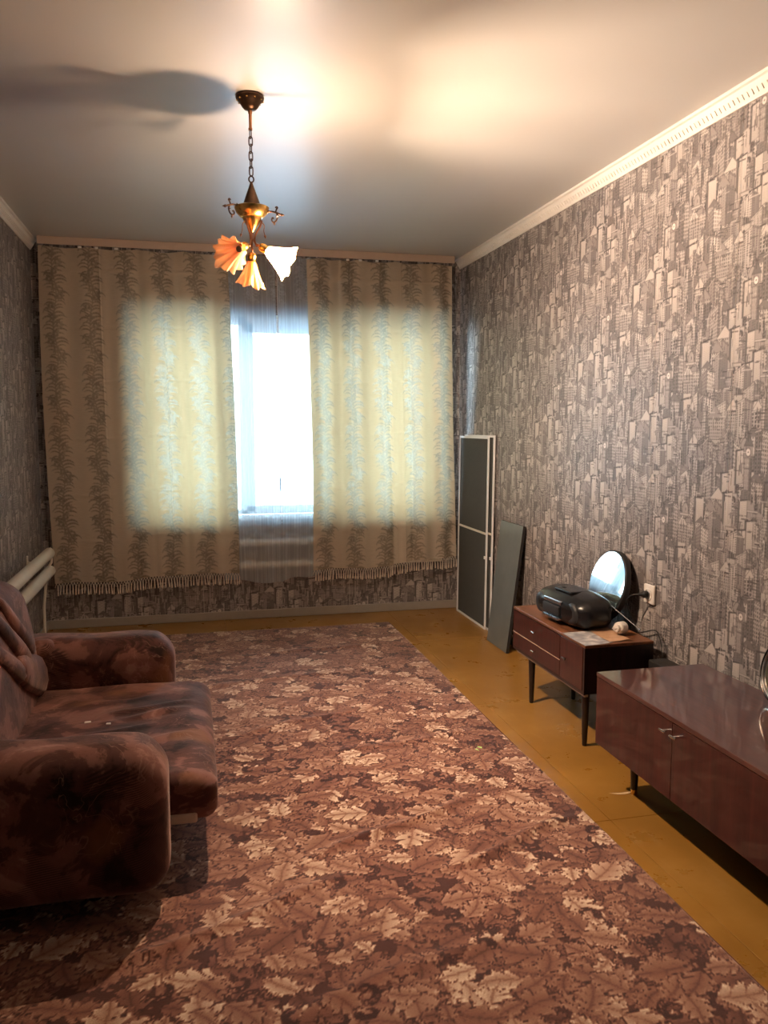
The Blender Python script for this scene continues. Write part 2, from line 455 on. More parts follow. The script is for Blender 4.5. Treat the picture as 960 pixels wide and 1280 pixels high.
def mk_screen():
    m, nt, b = new_mat('insect_mesh')
    nt.nodes.remove(b); out = nt.nodes['Material Output']
    df = nt.nodes.new('ShaderNodeBsdfDiffuse'); df.inputs[0].default_value = (0.12, 0.124, 0.122, 1)
    tr = nt.nodes.new('ShaderNodeBsdfTransparent')
    w1 = noise(nt, 300, 1, 0.5, pos(nt))
    r = ramp(nt, w1, [(0.3, (0.10, 0.10, 0.10)), (0.7, (0.28, 0.28, 0.28))])
    mm = nt.nodes.new('ShaderNodeMixShader'); nt.links.new(r, mm.inputs[0])
    nt.links.new(df.outputs[0], mm.inputs[1]); nt.links.new(tr.outputs[0], mm.inputs[2]); nt.links.new(mm.outputs[0], out.inputs['Surface'])
    return m
M['screen'] = mk_screen()

def mk_mirror():
    m, nt, b = new_mat('mirror_silvering')
    nt.links.new(ramp(nt, noise(nt, 6, 2, 0.5, pos(nt)), [(0.3, (0.80, 0.86, 0.86)), (0.7, (0.86, 0.92, 0.92))]), b.inputs['Base Color'])
    b.inputs['Metallic'].default_value = 1.0; b.inputs['Roughness'].default_value = 0.03
    return m
M['mirror'] = mk_mirror()

def mk_paper(name, a, c2):
    m, nt, b = new_mat(name)
    v = N(nt, 'ShaderNodeTexVoronoi', Scale=14.0); nt.links.new(pos(nt, (1, 1, 1), (0, 0, 0.5)), v.inputs['Vector'])
    c = ramp(nt, v.outputs['Distance'], [(0.1, a), (0.5, c2), (0.8, a)])
    f = noise(nt, 25, 5, 0.7, pos(nt)); c = mix(nt, ramp(nt, f, [(0.4, (0, 0, 0)), (0.7, (0.8, 0.8, 0.8))]), c, c2)
    nt.links.new(c, b.inputs['Base Color']); b.inputs['Roughness'].default_value = 0.45
    return m
M['print_paper'] = mk_paper('grey_printed_page', (0.72, 0.68, 0.65), (0.24, 0.24, 0.27))
M['kraft'] = mk_paper('tan_paper', (0.60, 0.38, 0.24), (0.46, 0.27, 0.16))

# ------------------------------------------------------------------ print rasters (flat prints, kept as a per-vertex attribute)
class Raster:
    def __init__(s, w, h, fill): s.a = np.full((h, w), fill, dtype=np.float32); s.w = w; s.h = h
    def region(s, x0, x1, y0, y1):
        X = np.arange(int(math.floor(x0)), int(math.ceil(x1))+1); Y = np.arange(int(math.floor(y0)), int(math.ceil(y1))+1)
        return np.meshgrid(X+0.5, Y+0.5), np.ix_(Y % s.h, X % s.w)
    def put(s, ix, mask, val):
        t = s.a[ix]; t = np.where(mask, val, t); s.a[ix] = t
    def sample(s, u, v):
        """bilinear, u and v in pixels"""
        u = u-0.5; v = v-0.5
        i = np.floor(u).astype(int); j = np.floor(v).astype(int); fu = u-i; fv = v-j
        g = lambda y, x: s.a[y % s.h, x % s.w]
        return (g(j, i)*(1-fu)+g(j, i+1)*fu)*(1-fv)+(g(j+1, i)*(1-fu)+g(j+1, i+1)*fu)*fv
    def shrink(s, k):
        o = Raster(s.w//k, s.h//k, 0); o.a = s.a.reshape(s.h//k, k, s.w//k, k).mean((1, 3)); return o

PW, PH = 0.53, 0.613      # wallpaper strip width, print repeat
def city_raster():
    pm = 1/0.00125; W, Hh = 848, 490
    R = Raster(W, Hh, 0.5); rng = np.random.RandomState(5)
    def face(x0, x1, yb0, yb1, yt0, yt1, tone, nx=0, ny=0, wf=0.5, hf=0.55, dark=0.25, edge=1.1, hatch=0):
        (X, Y), ix = R.region(min(x0, x1), max(x0, x1), min(yb0, yb1), max(yt0, yt1))
        s = (X-x0)/(x1-x0); yb = yb0+(yb1-yb0)*s; yt = yt0+(yt1-yt0)*s
        h = np.maximum(yt-yb, 0.5); t = (Y-yb)/h; m = (s >= 0) & (s <= 1) & (t >= 0) & (t <= 1)
        v = np.full(X.shape, tone, dtype=np.float32)*(0.86+0.14*t)
        if hatch: v = np.where(((Y-yb)/hatch % 1) < 0.33, v*0.72, v)
        if nx and ny:
            a = (s*nx) % 1; b = (t*ny) % 1
            win = (abs(a-0.5) < wf/2) & (abs(b-0.5) < hf/2) & (t > 0.03) & (t < 0.97)
            v = np.where(win, dark, v)
        ed = (np.minimum(s, 1-s)*abs(x1-x0) < edge) | (np.minimum(t, 1-t)*h < edge)
        v = np.where(ed, 0.08, v); R.put(ix, m, v)
    def tri(xa, ya, xb, yb, xc, yc, tone):
        (X, Y), ix = R.region(min(xa, xb, xc), max(xa, xb, xc), min(ya, yb, yc), max(ya, yb, yc))
        P = [(xa, ya), (xb, yb), (xc, yc)]; dmin = None
        ar = (xb-xa)*(yc-ya)-(yb-ya)*(xc-xa); sg = 1 if ar > 0 else -1
        for i in range(3):
            p, q = P[i], P[(i+1) % 3]; L = math.hypot(q[0]-p[0], q[1]-p[1])+1e-6
            d = sg*((q[0]-p[0])*(Y-p[1])-(q[1]-p[1])*(X-p[0]))/L
            dmin = d if dmin is None else np.minimum(dmin, d)
        v = np.where(dmin < 1.2, 0.08, tone); R.put(ix, dmin > 0, v)
    def disc(cx, cy_, rx, ry, tone, lower=None, ring=1.2):
        (X, Y), ix = R.region(cx-rx, cx+rx, cy_-ry, cy_+ry)
        q = np.sqrt(((X-cx)/rx)**2+((Y-cy_)/ry)**2); m = q <= 1
        if lower is not None: m &= Y > lower
        v = np.where(q > 1-ring/min(rx, ry), 0.08, tone); R.put(ix, m, v)
    def block(x, y, w, h, r):
        f = r.uniform(0.3, 0.7); k = r.uniform(-0.1, 0.30)*w; k2 = r.uniform(0.1, 0.4)*w
        lt, dk = r.uniform(0.68, 0.98), r.uniform(0.36, 0.6)
        if r.rand() < 0.5: lt, dk = dk, lt
        ny = max(3, int(h/r.uniform(7, 12))); hatch = r.choice([0, 3.5, 5])
        wd = r.choice([0.12, 0.25, 0.35])
        face(x, x+w*f, y+k, y, y+h-k2, y+h, lt, max(2, int(w*f/r.uniform(6, 11))), ny, r.uniform(.35, .6), r.uniform(.4, .65), wd, hatch=hatch)
        face(x+w*f, x+w, y, y+k, y+h, y+h-k2, dk, max(2, int(w*(1-f)/r.uniform(6, 11))), ny, r.uniform(.35, .6), r.uniform(.4, .65), wd*0.8)
        if r.rand() < 0.6:   # cornice and roof box
            face(x-2, x+w*f, y+h-k2-2, y+h-2, y+h-k2+4, y+h+4, 0.9); face(x+w*f, x+w+2, y+h-2, y+h-k2-2, y+h+4, y+h-k2+4, 0.45)
        if r.rand() < 0.4: face(x+w*.35, x+w*.65, y+h, y+h, y+h+9, y+h+9, 0.7, 3, 1, dark=0.2)
    def tower(x, y, w, h, r):
        for i, (a, b) in enumerate(((1.0, 0.55), (0.74, 0.80), (0.48, 1.0))):
            ww = w*a; hh = h*b
            face(x-ww/2, x+ww*0.1, y, y, y+hh, y+hh, 0.88, max(2, int(ww/8)), max(4, int(hh/9)), 0.4, 0.6, 0.25)
            face(x+ww*0.1, x+ww/2, y, y, y+hh, y+hh, 0.45, max(1, int(ww/12)), max(4, int(hh/9)), 0.4, 0.6, 0.12)
        tri(x-w*0.2, y+h, x+w*0.2, y+h, x, y+h*1.28, 0.5)
        face(x-0.8, x+0.8, y+h*1.2, y+h*1.2, y+h*1.45, y+h*1.45, 0.1)
    def clock(x, y, w, h):
        face(x-w/2, x+w*0.22, y, y, y+h, y+h, 0.72, 3, 9, 0.3, 0.8, 0.4); face(x+w*0.22, x+w/2, y, y, y+h, y+h, 0.36, 1, 9, 0.4, 0.7, 0.2)
        face(x-w*.58, x+w*.58, y+h*.72, y+h*.72, y+h, y+h, 0.6); disc(x-1, y+h*0.86, w*.34, w*.38, 0.98, ring=2.0)
        disc(x-1, y+h*0.86, 2, 2, 0.3)
        tri(x-w*.6, y+h, x+w*.6, y+h, x, y+h*1.30, 0.30)
    def dome(x, y, w, h, r):
        face(x-w/2, x+w/2, y, y, y+h*.55, y+h*.55, 0.75, int(w/7), 2, 0.35, 0.75, 0.2)
        face(x-w*.6, x+w*.6, y+h*.52, y+h*.52, y+h*.60, y+h*.60, 0.9)
        disc(x, y+h*.6, w*.38, h*.36, 0.62, lower=y+h*.6); face(x-2, x+2, y+h*.93, y+h*.93, y+h*1.12, y+h*1.12, 0.4)
    def house(x, y, w, h, r):
        t = r.uniform(0.7, 0.95)
        face(x-w/2, x+w/2, y, y, y+h*.65, y+h*.65, t, int(w/9), max(2, int(h/14)), 0.45, 0.5, 0.2)
        tri(x-w*.56, y+h*.63, x+w*.56, y+h*.63, x, y+h, r.choice([0.35, 0.55, 0.85]))
    def arch(x, y, w, h):
        face(x-w/2, x+w/2, y, y, y+h, y+h, 0.85, 0, 0, hatch=4)
        for k in (-.27, .27): disc(x+w*k, y+h*.25, w*.17, h*.42, 0.15, lower=y+1)
    def slab(x, y, w, h, r):
        face(x, x+w*.2, y-4, y, y+h-3, y+h, 0.3); face(x+w*.2, x+w, y, y+w*.12, y+h, y+h+w*.12, 0.95, 0, 0, hatch=4)
        face(x, x+w, y+h-2, y+h+w*.10, y+h+3, y+h+w*.18, 0.12)
    rows = 14
    jobs = []
    for i in range(rows):
        y = Hh*(1-(i+1)/rows)
        x = rng.uniform(0, 40)
        while x < W/2+20:
            kind = rng.choice(['block', 'block', 'block', 'tower', 'dome', 'house', 'arch', 'slab'])
            w = rng.uniform(38, 78); h = rng.uniform(60, 130)
            jobs.append((y+rng.uniform(-14, 14), x, kind, w, h, rng.randint(1e6))); x += w*rng.uniform(0.62, 0.95)
    jobs.append((26-120*0.7, 88, 'clock', 36, 130, 1)); jobs.append((26-70, 30, 'slab', 46, 100, 3))
    jobs.sort(key=lambda j: -j[0])
    late = [j for j in jobs if j[2] in ('clock',) or j[5] == 3]; jobs = [j for j in jobs if j not in late]+late
    for (y, x, kind, w, h, sd) in jobs:
        for half in (0, 1):
            xx, yy = x+half*W/2, y+half*Hh/2; r = np.random.RandomState(sd)
            if kind == 'block': block(xx, yy, w, h, r)
            elif kind == 'tower': tower(xx, yy, w*.7, h*1.1, r)
            elif kind == 'dome': dome(xx, yy, w, h*.8, r)
            elif kind == 'house': house(xx, yy, w, h*.9, r)
            elif kind == 'arch': arch(xx, yy, w, h*.4)
            elif kind == 'slab': slab(xx, yy, w*.8, h, r)
            elif kind == 'clock': clock(xx, yy, w, h)
    # loose pen strokes and blots
    for k in range(420):
        x, y = rng.uniform(0, W/2), rng.uniform(0, Hh); L = rng.uniform(6, 34); v = rng.rand() < 0.6
        w2 = rng.uniform(0.8, 3.2); t = rng.choice([0.06, 0.06, 0.2, 0.95])
        for half in (0, 1):
            a, b = x+half*W/2, y+half*Hh/2
            if v: face(a, a+w2, b, b, b+L, b+L, t, edge=0)
            else: face(a, a+L, b, b+rng.uniform(-4, 4)*0, b+w2, b+w2, t, edge=0)
    return R.shrink(2)
CITY = city_raster()      # 2.5 mm per pixel, 424 x 245

def leaf_raster():
    n = 800; px = 1.6/n          # 2 mm per pixel, repeat 1.6 m
    R = Raster(n, n, 0.10); rng = np.random.RandomState(21)
    (X, Y), ix = R.region(0, n-1, 0, n-1)
    def leaf(cx, cy_, ang, L, tone, bend):
        rad = L*0.75
        (X, Y), ix = R.region(cx-rad, cx+rad, cy_-rad, cy_+rad)
        dx, dy = X-cx, Y-cy_; c, s = math.cos(ang), math.sin(ang)
        x = (dx*c+dy*s)/L+0.5; y = (-dx*s+dy*c)/L
        y = y-bend*(x-0.5)**2*1.2+bend*0.15
        ay = np.abs(y)
        env = 0.46*np.sin(PI*np.clip(x, 0, 1)**0.85)**0.75
        q = x-ay*0.75                                   # lobes lean forward
        nl = 3.6
        ph = (q*nl+0.35) % 1.0
        lobe = np.abs(np.sin(PI*ph))**0.55
        ph2 = (q*nl*3.0) % 1.0
        teeth = 1-0.20*ph2
        w = env*(0.32+0.68*lobe)*teeth
        m = (x > 0) & (x < 1) & (ay < w)
        d = (w-ay)*L
        v = tone*(0.72+0.42*np.clip(ay/np.maximum(env, 0.02), 0, 1))
        v = np.where((ph < 0.06) | (ph > 0.94), v*0.68, v)   # side veins
        v = np.where(ay*L < 1.6, tone*0.45, v)               # midrib
        v = np.where(d < 2.6, 0.02, np.where(d < 6.0, np.minimum(v*1.22, 1), v))
        R.put(ix, m, v)
    def curl(cx, cy_, ang, L, tone):
        for i in range(26):
            t = i/25; a = ang+t*3.6; r = L*(1-0.72*t)*0.5
            x = cx+math.cos(a)*r; y = cy_+math.sin(a)*r; w = 4.5*(1-t)+2.5
            (X, Y), ix = R.region(x-w, x+w, y-w, y+w)
            q = np.hypot(X-x, Y-y); R.put(ix, q < w, 0.04)
            R.put(ix, q < w-1.8, tone)
    tones = [0.36, 0.40, 0.44, 0.50, 0.62, 0.78, 0.92]
    for k in range(780):
        u = k/780
        t = tones[rng.choice(7, p=[.10, .12, .16, .18, .18, .15, .11])]
        if k < 225: t = rng.choice([0.27, 0.32, 0.38])
        L = rng.uniform(52, 84) if u < 0.8 else rng.uniform(36, 66)
        gx, gy = rng.uniform(0, n), rng.uniform(0, n)
        if k < 225: gx, gy = (k % 15+rng.uniform(.2, .8))*n/15, (k//15+rng.uniform(.2, .8))*n/15
        base = 0.6*math.sin(gx/n*2*PI)+rng.choice([0.2, 2.2, 3.6, 5.2])
        leaf(gx, gy, base+rng.normal(0, 0.45), L, t*rng.uniform(.93, 1.07), rng.uniform(-0.5, 0.5))
        if k % 6 == 0: curl(rng.uniform(0, n), rng.uniform(0, n), rng.uniform(0, 6.28), rng.uniform(26, 48), rng.choice([.35, .5, .75]))
    for k in range(60):
        x, y = rng.uniform(0, n), rng.uniform(0, n)
        for j in range(9):
            a, b = x+rng.normal(0, 12), y+rng.normal(0, 9); w = rng.uniform(1.5, 3)
            (X, Y), ix = R.region(a-w, a+w, b-w, b+w); R.put(ix, np.hypot(X-a, Y-b) < w, 0.03 if j % 2 else 0.5)
    return R
LEAF = leaf_raster()

def plant_raster():
    pm = 0.002; W, Hh = 116, 200       # 0.232 m x 0.40 m columns
    R = Raster(W, Hh, 0.0); rng = np.random.RandomState(8)
    def stroke(x, y, ang, L, curve, w, val):
        a = ang
        for i in range(int(L/1.2)):
            t = i/(L/1.2); ww = max(0.7, w*math.sin(PI*min(1, 0.12+t*0.88))**0.8)
            (X, Y), ix = R.region(x-ww-1, x+ww+1, y-ww-1, y+ww+1)
            q = np.hypot(X-x, Y-y); R.put(ix, q < ww, val*(0.8+0.2*math.cos(i)))
            x += math.cos(a)*1.2; y += math.sin(a)*1.2; a += curve*1.2/L
    for k in range(34):
        y = k*Hh/34; cx = W/2+6*math.sin(2*PI*y/Hh)
        side = 1 if k % 2 else -1
        L = rng.uniform(30, 56); ang = PI/2-side*rng.uniform(0.3, 0.9)
        stroke(cx, y, ang, L, -side*rng.uniform(1.0, 2.6), rng.uniform(2.0, 3.4), rng.uniform(.65, 1.0))
    for (fx, fy) in ((W/2+16, 40), (W/2-14, 95), (W/2+12, 150), (W/2-12, 10), (W/2+2, 70), (W/2, 120), (W/2-6, 175)):
        for j in range(12):
            a = j/12*2*PI; stroke(fx, fy, a, rng.uniform(10, 18), rng.uniform(-1, 1), 3.4, rng.uniform(.55, 1))
        for j in range(4): stroke(fx, fy, rng.uniform(0, 6), 7, 1, 1.0, 0.1)
    for k in range(40):
        y = k*Hh/40; stroke(W/2+6*math.sin(2*PI*y/Hh), y, PI/2, 6, 0, 2.0, 0.85)
    # soften
    a = R.a; a = (a+np.roll(a, 1, 0)+np.roll(a, -1, 0)+np.roll(a, 1, 1)+np.roll(a, -1, 1))/5; R.a = a
    return R
PLANT = plant_raster()

# ------------------------------------------------------------------ room shell
def sbox(name, a, mat, parent=None):
    o = MB().add(*box(*a)).build(name, mat, parent, smooth=False); return o
floor = structure(sbox('floor', (XL-0.3, XR+0.3, YB-0.3, D+0.45, -0.25, -0.012), M['dark_ply']))
xs = [XL, 0.22, 1.42, XR]; ys = [YB, 0.0, 1.25, 2.5, 3.75, 5.0, D]
for i in range(3):
    for j in range(6):
        g = 0.0009
        V, Fc = box(xs[i]+g, xs[i+1]-g, ys[j]+g, ys[j+1]-g, -0.012, 0.0, 0.0012)
        MB().add(V, Fc).build('floor_sheet', M['floor'], floor, smooth=False)
V = []; Fc = []
for cx_, cy_, r_, a0, a1 in ((1.575, 2.78, 0.10, -2.15, -1.05),):
    n = 14
    for i in range(n+1):
        a = a0+(a1-a0)*i/n; w = 0.007*math.sin(PI*(i+0.3)/(n+0.6))
        for rr in (r_-w, r_+w): V.append((cx_+rr*math.cos(a), cy_+rr*math.sin(a), 0.0006))
    Fc += [(2*i, 2*i+2, 2*i+3, 2*i+1) for i in range(n)]
so = mesh_obj('scuff_mark', V, Fc, M['scuff'], floor, smooth=False); so['label'] = 'pale crescent scrape worn into the ochre paint'

ceiling = structure(sbox('ceiling', (XL-0.3, XR+0.3, YB-0.3, D+0.45, H, H+0.2), M['ceiling']))
wall_left = structure(sbox('wall_left', (XL-0.3, XL-0.001, YB-0.3, D+0.45, -0.012, H), M['plaster']))
wall_right = structure(sbox('wall_right', (XR+0.001, XR+0.3, YB-0.3, D+0.45, -0.012, H), M['plaster']))
wall_back = structure(sbox('wall_back', (XL-0.001, XR+0.001, YB-0.3, YB, -0.012, H), M['plaster']))
# window wall with its opening
OX0, OX1, OZ0, OZ1 = -0.35, 1.86, 0.715, 2.165
wm = MB()
for a in ((XL-0.001, OX0, D+.001, D+.40, -0.012, H), (OX1, XR+.001, D+.001, D+.40, -0.012, H), (OX0, OX1, D+.001, D+.40, -0.012, OZ0), (OX0, OX1, D+.001, D+.40, OZ1, H)):
    wm.add(*box(*a))
wall_front = structure(wm.build('wall_front', M['plaster'], smooth=False))

def strip_points(u0, u1, z0, z1, step):
    nu = max(2, int(round((u1-u0)/step))+1); nz = max(2, int(round((z1-z0)/step))+1)
    return np.linspace(u0, u1, nu), np.linspace(z0, z1, nz)
def make_strip(phase, u0, u1, z0, z1, step):
    """paper strip in local XZ, facing -Y, lower left corner of the strip print at the origin"""
    U, Z = strip_points(u0, u1, z0, z1, step); UU, ZZ = np.meshgrid(U, Z)
    ink = CITY.sample(UU/0.0025, (ZZ+phase*PH/2)/0.0025*(245/(PH/0.0025)))
    P = np.stack([UU, 0*UU, ZZ], -1)
    return grid_mesh('wallpaper_strip', P, M['wallpaper'], None, ink)
cache = {}
def put_strip(parent, loc, rotz, phase, u0, u1, z0, z1, step):
    key = (phase, round(u0, 3), round(u1, 3), z0, z1, step)
    if key not in cache:
        o = make_strip(*key); cache[key] = o.data
    else:
        o = bpy.data.objects.new('wallpaper_strip', cache[key]); SC.collection.objects.link(o)
    o.parent = parent; o.location = loc; o.rotation_euler = (0, 0, rotz); return o
gap = 0.0006
for k in range(13):
    ytop = D-k*PW; w = min(PW, ytop-YB)
    if w < 0.02: break
    st = 0.0026 if k < 9 else 0.006
    put_strip(wall_right, (XR-0.0006, ytop, 0), -PI/2, k % 2, gap, w-gap, 0.0, H, st)
for k in range(13):
    y0 = D-(k+1)*PW; w0 = max(0.0, YB-y0)
    if w0 > PW-0.02: break
    put_strip(wall_left, (XL+0.0006, y0, 0), PI/2, k % 2, w0+gap, PW-gap, 0.0, H, 0.0026 if k < 4 else 0.006)
for k in range(6):
    x0 = XL+k*PW; x1 = min(x0+PW, XR)
    st = 0.004
    parts = []
    if x0 < OX0: parts.append((x0, min(x1, OX0), 0.0, H))
    if x1 > OX1: parts.append((max(x0, OX1), x1, 0.0, H))
    a, b = max(x0, OX0), min(x1, OX1)
    if b-a > 0.01: parts += [(a, b, 0.0, OZ0), (a, b, OZ1, H)]
    for (a, b, c, d) in parts:
        put_strip(wall_front, (x0, D-0.0006, 0), 0, k % 2, a-x0+gap, b-x0-gap, c, d, st)
for k in range(6):
    x1 = XR-k*PW; w = min(PW, x1-XL)
    put_strip(wall_back, (x1, YB+0.0006, 0), PI, k % 2, gap, w-gap, 0.0, H, 0.008)

# cornice on the side walls: moulded foam strip with a dentil row
def cornice(name, xw, s):
    """profile in (distance from wall, z)"""
    pr = [(0, H-0.062), (0.006, H-0.062), (0.010, H-0.054), (0.013, H-0.050), (0.026, H-0.030), (0.034, H-0.014), (0.044, H-0.010), (0.046, H-0.0005), (0, H-0.0005)]
    m = MB(); V = []; Fc = []; n = len(pr)
    for y in (YB, D-0.001):
        for d, z in pr: V.append((xw+s*d, y, z))
    for i in range(n): Fc.append((i, (i+1) % n, n+(i+1) % n, n+i))
    m.add(V, Fc)
    o = structure(m.build(name, M['cornice'], smooth=False))
    m = MB(); y = YB+0.01
    while y < D-0.02:
        a, b = 0.0145, 0.0255      # a tooth lying on the sloping face
        za, zb = H-0.048, H-0.031
        V = []
        for yy in (y, y+0.014):
            V += [(xw+s*(a), yy, za), (xw+s*(a+.003), yy, za-0.002), (xw+s*(b+.003), yy, zb-0.002), (xw+s*b, yy, zb)]
        m.add(V, [(0, 1, 2, 3), (4, 7, 6, 5), (1, 5, 6, 2), (0, 4, 5, 1), (3, 2, 6, 7)]); y += 0.026
    t = m.build('dentil_row', M['cornice'], o, smooth=False); t['kind'] = 'stuff'
    return o
cornice('trim_1', XR-0.001, -1); cornice('trim_2', XL+0.001, 1)
def baseboard(name, pts, horizontal):
    return None
for nm, a in (('baseboard_front', (XL+.002, XR-.002, D-0.018, D-0.001, 0.0, 0.062)), ('baseboard_right', (XR-0.018, XR-0.001, YB, D-0.019, 0.0, 0.062)),
              ('baseboard_left', (XL+0.001, XL+0.018, YB, D-0.019, 0.0, 0.062)), ('baseboard_back', (XL+.019, XR-.019, YB+0.001, YB+0.018, 0.0, 0.062))):
    o = MB().add(*box(*a, 0.005)).build(nm, M['baseboard'] if 'baseboard' in M else M['cornice'], smooth=False); structure(o)
# ------------------------------------------------------------------ window
WY = 6.05
win = structure(bpy.data.objects.new('window_1', None)); SC.collection.objects.link(win); win.location = (0.755, WY, OZ0)
fm = MB()
fx0, fx1, fz0, fz1 = OX0+.004, OX1-.004, OZ0+0.026, OZ1-.003
for a in ((fx0, fx0+.055, fz0, fz1), (fx1-.055, fx1, fz0, fz1), (fx0, fx1, fz1-.05, fz1), (fx0, fx1, fz0, fz0+.035), (0.365, 0.425, fz0, fz1), (1.085, 1.145, fz0, fz1)):
    fm.add(*box(a[0], a[1], WY, WY+.065, a[2], a[3], 0.004))
fm.build('window_frame', M['white_pvc'], win, smooth=False)
sm = MB()
for a in ((0.405, 0.47, fz0+.02, fz1-.035), (1.04, 1.105, fz0+.02, fz1-.035), (0.405, 1.105, fz1-.105, fz1-.03), (0.405, 1.105, fz0+.015, fz0+.065)):
    sm.add(*box(a[0], a[1], WY-.018, WY+.05, a[2], a[3], 0.004))
sash = sm.build('window_sash', M['white_pvc'], win, smooth=False)
for (a, b) in ((fx0+.05, .37), (.465, 1.045), (1.14, fx1-.05)):
    MB().add(*box(a, b, WY+.028, WY+.034, fz0+.03, fz1-.045)).build('window_pane', M['glass'], win, smooth=False)
hm = MB().add(*box(0.424, 0.448, WY-.030, WY-.018, 1.22, 1.29, .003)).add(*rbox(0.436, WY-.045, 1.21, .018, .016, .12, .006, 2, (1, 1, 4)))
hm.build('window_handle', M['white_pvc'], sash)
MB().add(*box(OX0+.003, OX1-.003, D-0.008, WY, OZ0, OZ0+.024, .006)).build('window_sill', M['white_pvc'], win, smooth=False)
gr = sbox('ground', (-40, 40, D+1.0, 90, -1.6, -1.4), M['snow']); structure(gr)

# ------------------------------------------------------------------ curtain rail, hooks
rail = thing('curtain_rail', 'cream plastic curtain rail along the ceiling above the window curtains', 'curtain rail', (0.487, 5.77, H-0.05))
MB().add(*box(-0.912, 1.890, 5.728, 5.738, H-.050, H-.0005, .002)).add(*box(-0.912, 1.890, 5.738, 5.86, H-.012, H-.0005)).build('rail_board', M['rail'], rail, smooth=False)
MB().add(*box(-0.905, 1.884, 5.755, 5.775, H-.030, H-.0121)).add(*box(-0.905, 1.884, 5.795, 5.815, H-.030, H-.0121)).build('rail_track', M['white_pvc'], rail, smooth=False)
for x in (-0.655, -0.553, -0.43, 1.11, 1.20, 1.32):
    MB().add(*rbox(x, 5.743, H-.058, .022, .003, .014, .0014, 1, (3, 1, 2))).build('rail_hook', M['hook'], rail)

# ------------------------------------------------------------------ curtains
def smoothn(x, seeds, amp):
    return sum(a*np.sin(2*PI*f*x+p) for f, p, a in seeds)*amp
def drape(name, label, xt0, xt1, xb0, xb1, zt, zbf, seed, nx, nz, yb, amp, mat, pf, creases=True, pat=True, folds=None):
    """curtain panel: top edge xt0..xt1, bottom edge xb0..xb1; zbf(s) gives the hem height; pf fabric fullness"""
    rng = np.random.RandomState(seed)
    S, T = np.meshgrid(np.linspace(0, 1, nx), np.linspace(0, 1, nz))
    width = xt1-xt0
    fl = np.zeros_like(S)
    for (c, w, a) in folds:
        cc = c+0.012*np.sin(T*3+c*9)
        fl += a*np.exp(-((S-cc)/w)**2)*(0.75+0.25*np.cos(T*2.2+c*5))
    for k in range(5):
        fl += 0.15*np.sin(2*PI*(rng.uniform(3, 9)*S)+rng.uniform(0, 6)+0.6*T)*rng.uniform(.4, 1)
    band = 1-0.45*np.exp(-((T-0.062)/0.02)**2)
    Y = yb-amp*fl*band
    Y += 0.003*np.sin(T*16+S*11)*T
    if creases:
        for c in (0.23, 0.39, 0.56, 0.73, 0.87):
            on = 0.5+0.5*np.sin(S*17+c*40)
            Y -= 0.0035*on*np.exp(-((T-c-0.004*np.sin(S*9))/0.005)**2)
        Y -= 0.003*np.exp(-((T-0.062)/0.004)**2)       # header tape seam
        for c in (0.31, 0.64):
            Y -= 0.0025*np.exp(-((S-c)/0.004)**2)
    x0 = xt0+(xb0-xt0)*T+0.012*np.sin(T*4+seed); x1 = xt1+(xb1-xt1)*T+0.012*np.sin(T*3.2+seed*2)
    X = x0+(x1-x0)*S
    hem = zbf(S); Z = zt+(hem-zt)*T-0.012*np.abs(np.sin(S*PI*4+seed))*(1-T)**6
    ink = None
    if pat:
        arc = np.cumsum(np.hypot(np.diff(X[nz//2]), np.diff(Y[nz//2])), 0); arc = np.concatenate([[0], arc])
        ink = PLANT.sample((arc[None, :]+0*S)/0.002+10, (zt-Z)/0.002*-1+400*3)
        ink = np.clip(ink*1.35, 0, 1)
    else:
        u = X/0.002; v = Z/0.002
        lace = (PLANT.sample(u*1.3, v*1.3)*np.clip((Z-2.22)/0.05, 0, 1))
        slope = np.abs(np.gradient(Y, axis=1)/np.gradient(X, axis=1))
        ink = np.clip(lace*0.7+np.clip(slope*0.8, 0, 0.6), 0, 1)
    P = np.stack([X, Y, Z], -1)
    base = ((xt0+xt1)/2, yb, zt)
    o = thing(name, label, 'curtain', base)
    grid_mesh('cloth', P, mat, o, ink)
    return o, P
ztop = H-0.052
foldsL = [(.06, .05, .5), (.20, .04, .4), (.33, .03, .6), (.47, .028, .9), (.53, .018, -.5), (.62, .03, .7), (.72, .02, -.5), (.78, .035, .8), (.90, .03, .5)]
foldsR = [(.05, .04, .6), (.14, .025, -.5), (.21, .03, .9), (.29, .014, -.6), (.36, .04, .6), (.50, .022, 1.0), (.545, .014, -.9), (.62, .03, .8), (.69, .016, -.5), (.78, .04, .6), (.92, .035, .7)]
hemL = lambda s: 0.325+0.035*s+0.012*np.sin(s*9+1)+0.02*np.exp(-((s-0.5)/.12)**2)
hemR = lambda s: 0.352+0.075*s**2+0.010*np.sin(s*11)
CL, PL_ = drape('curtain', 'wide tan jacquard curtain with brown reed columns hanging left of the window gap', -0.915, 0.287, -0.905, 0.325, ztop, hemL, 3, 390, 480, 5.768, 0.019, M['curtain'], 1.2, folds=foldsL)
CR, PR_ = drape('curtain', 'tan patterned curtain with deep folds hanging right of the window gap', 0.836, 1.888, 0.845, 1.925, ztop, hemR, 5, 350, 480, 5.768, 0.024, M['curtain'], 1.2, folds=foldsR)

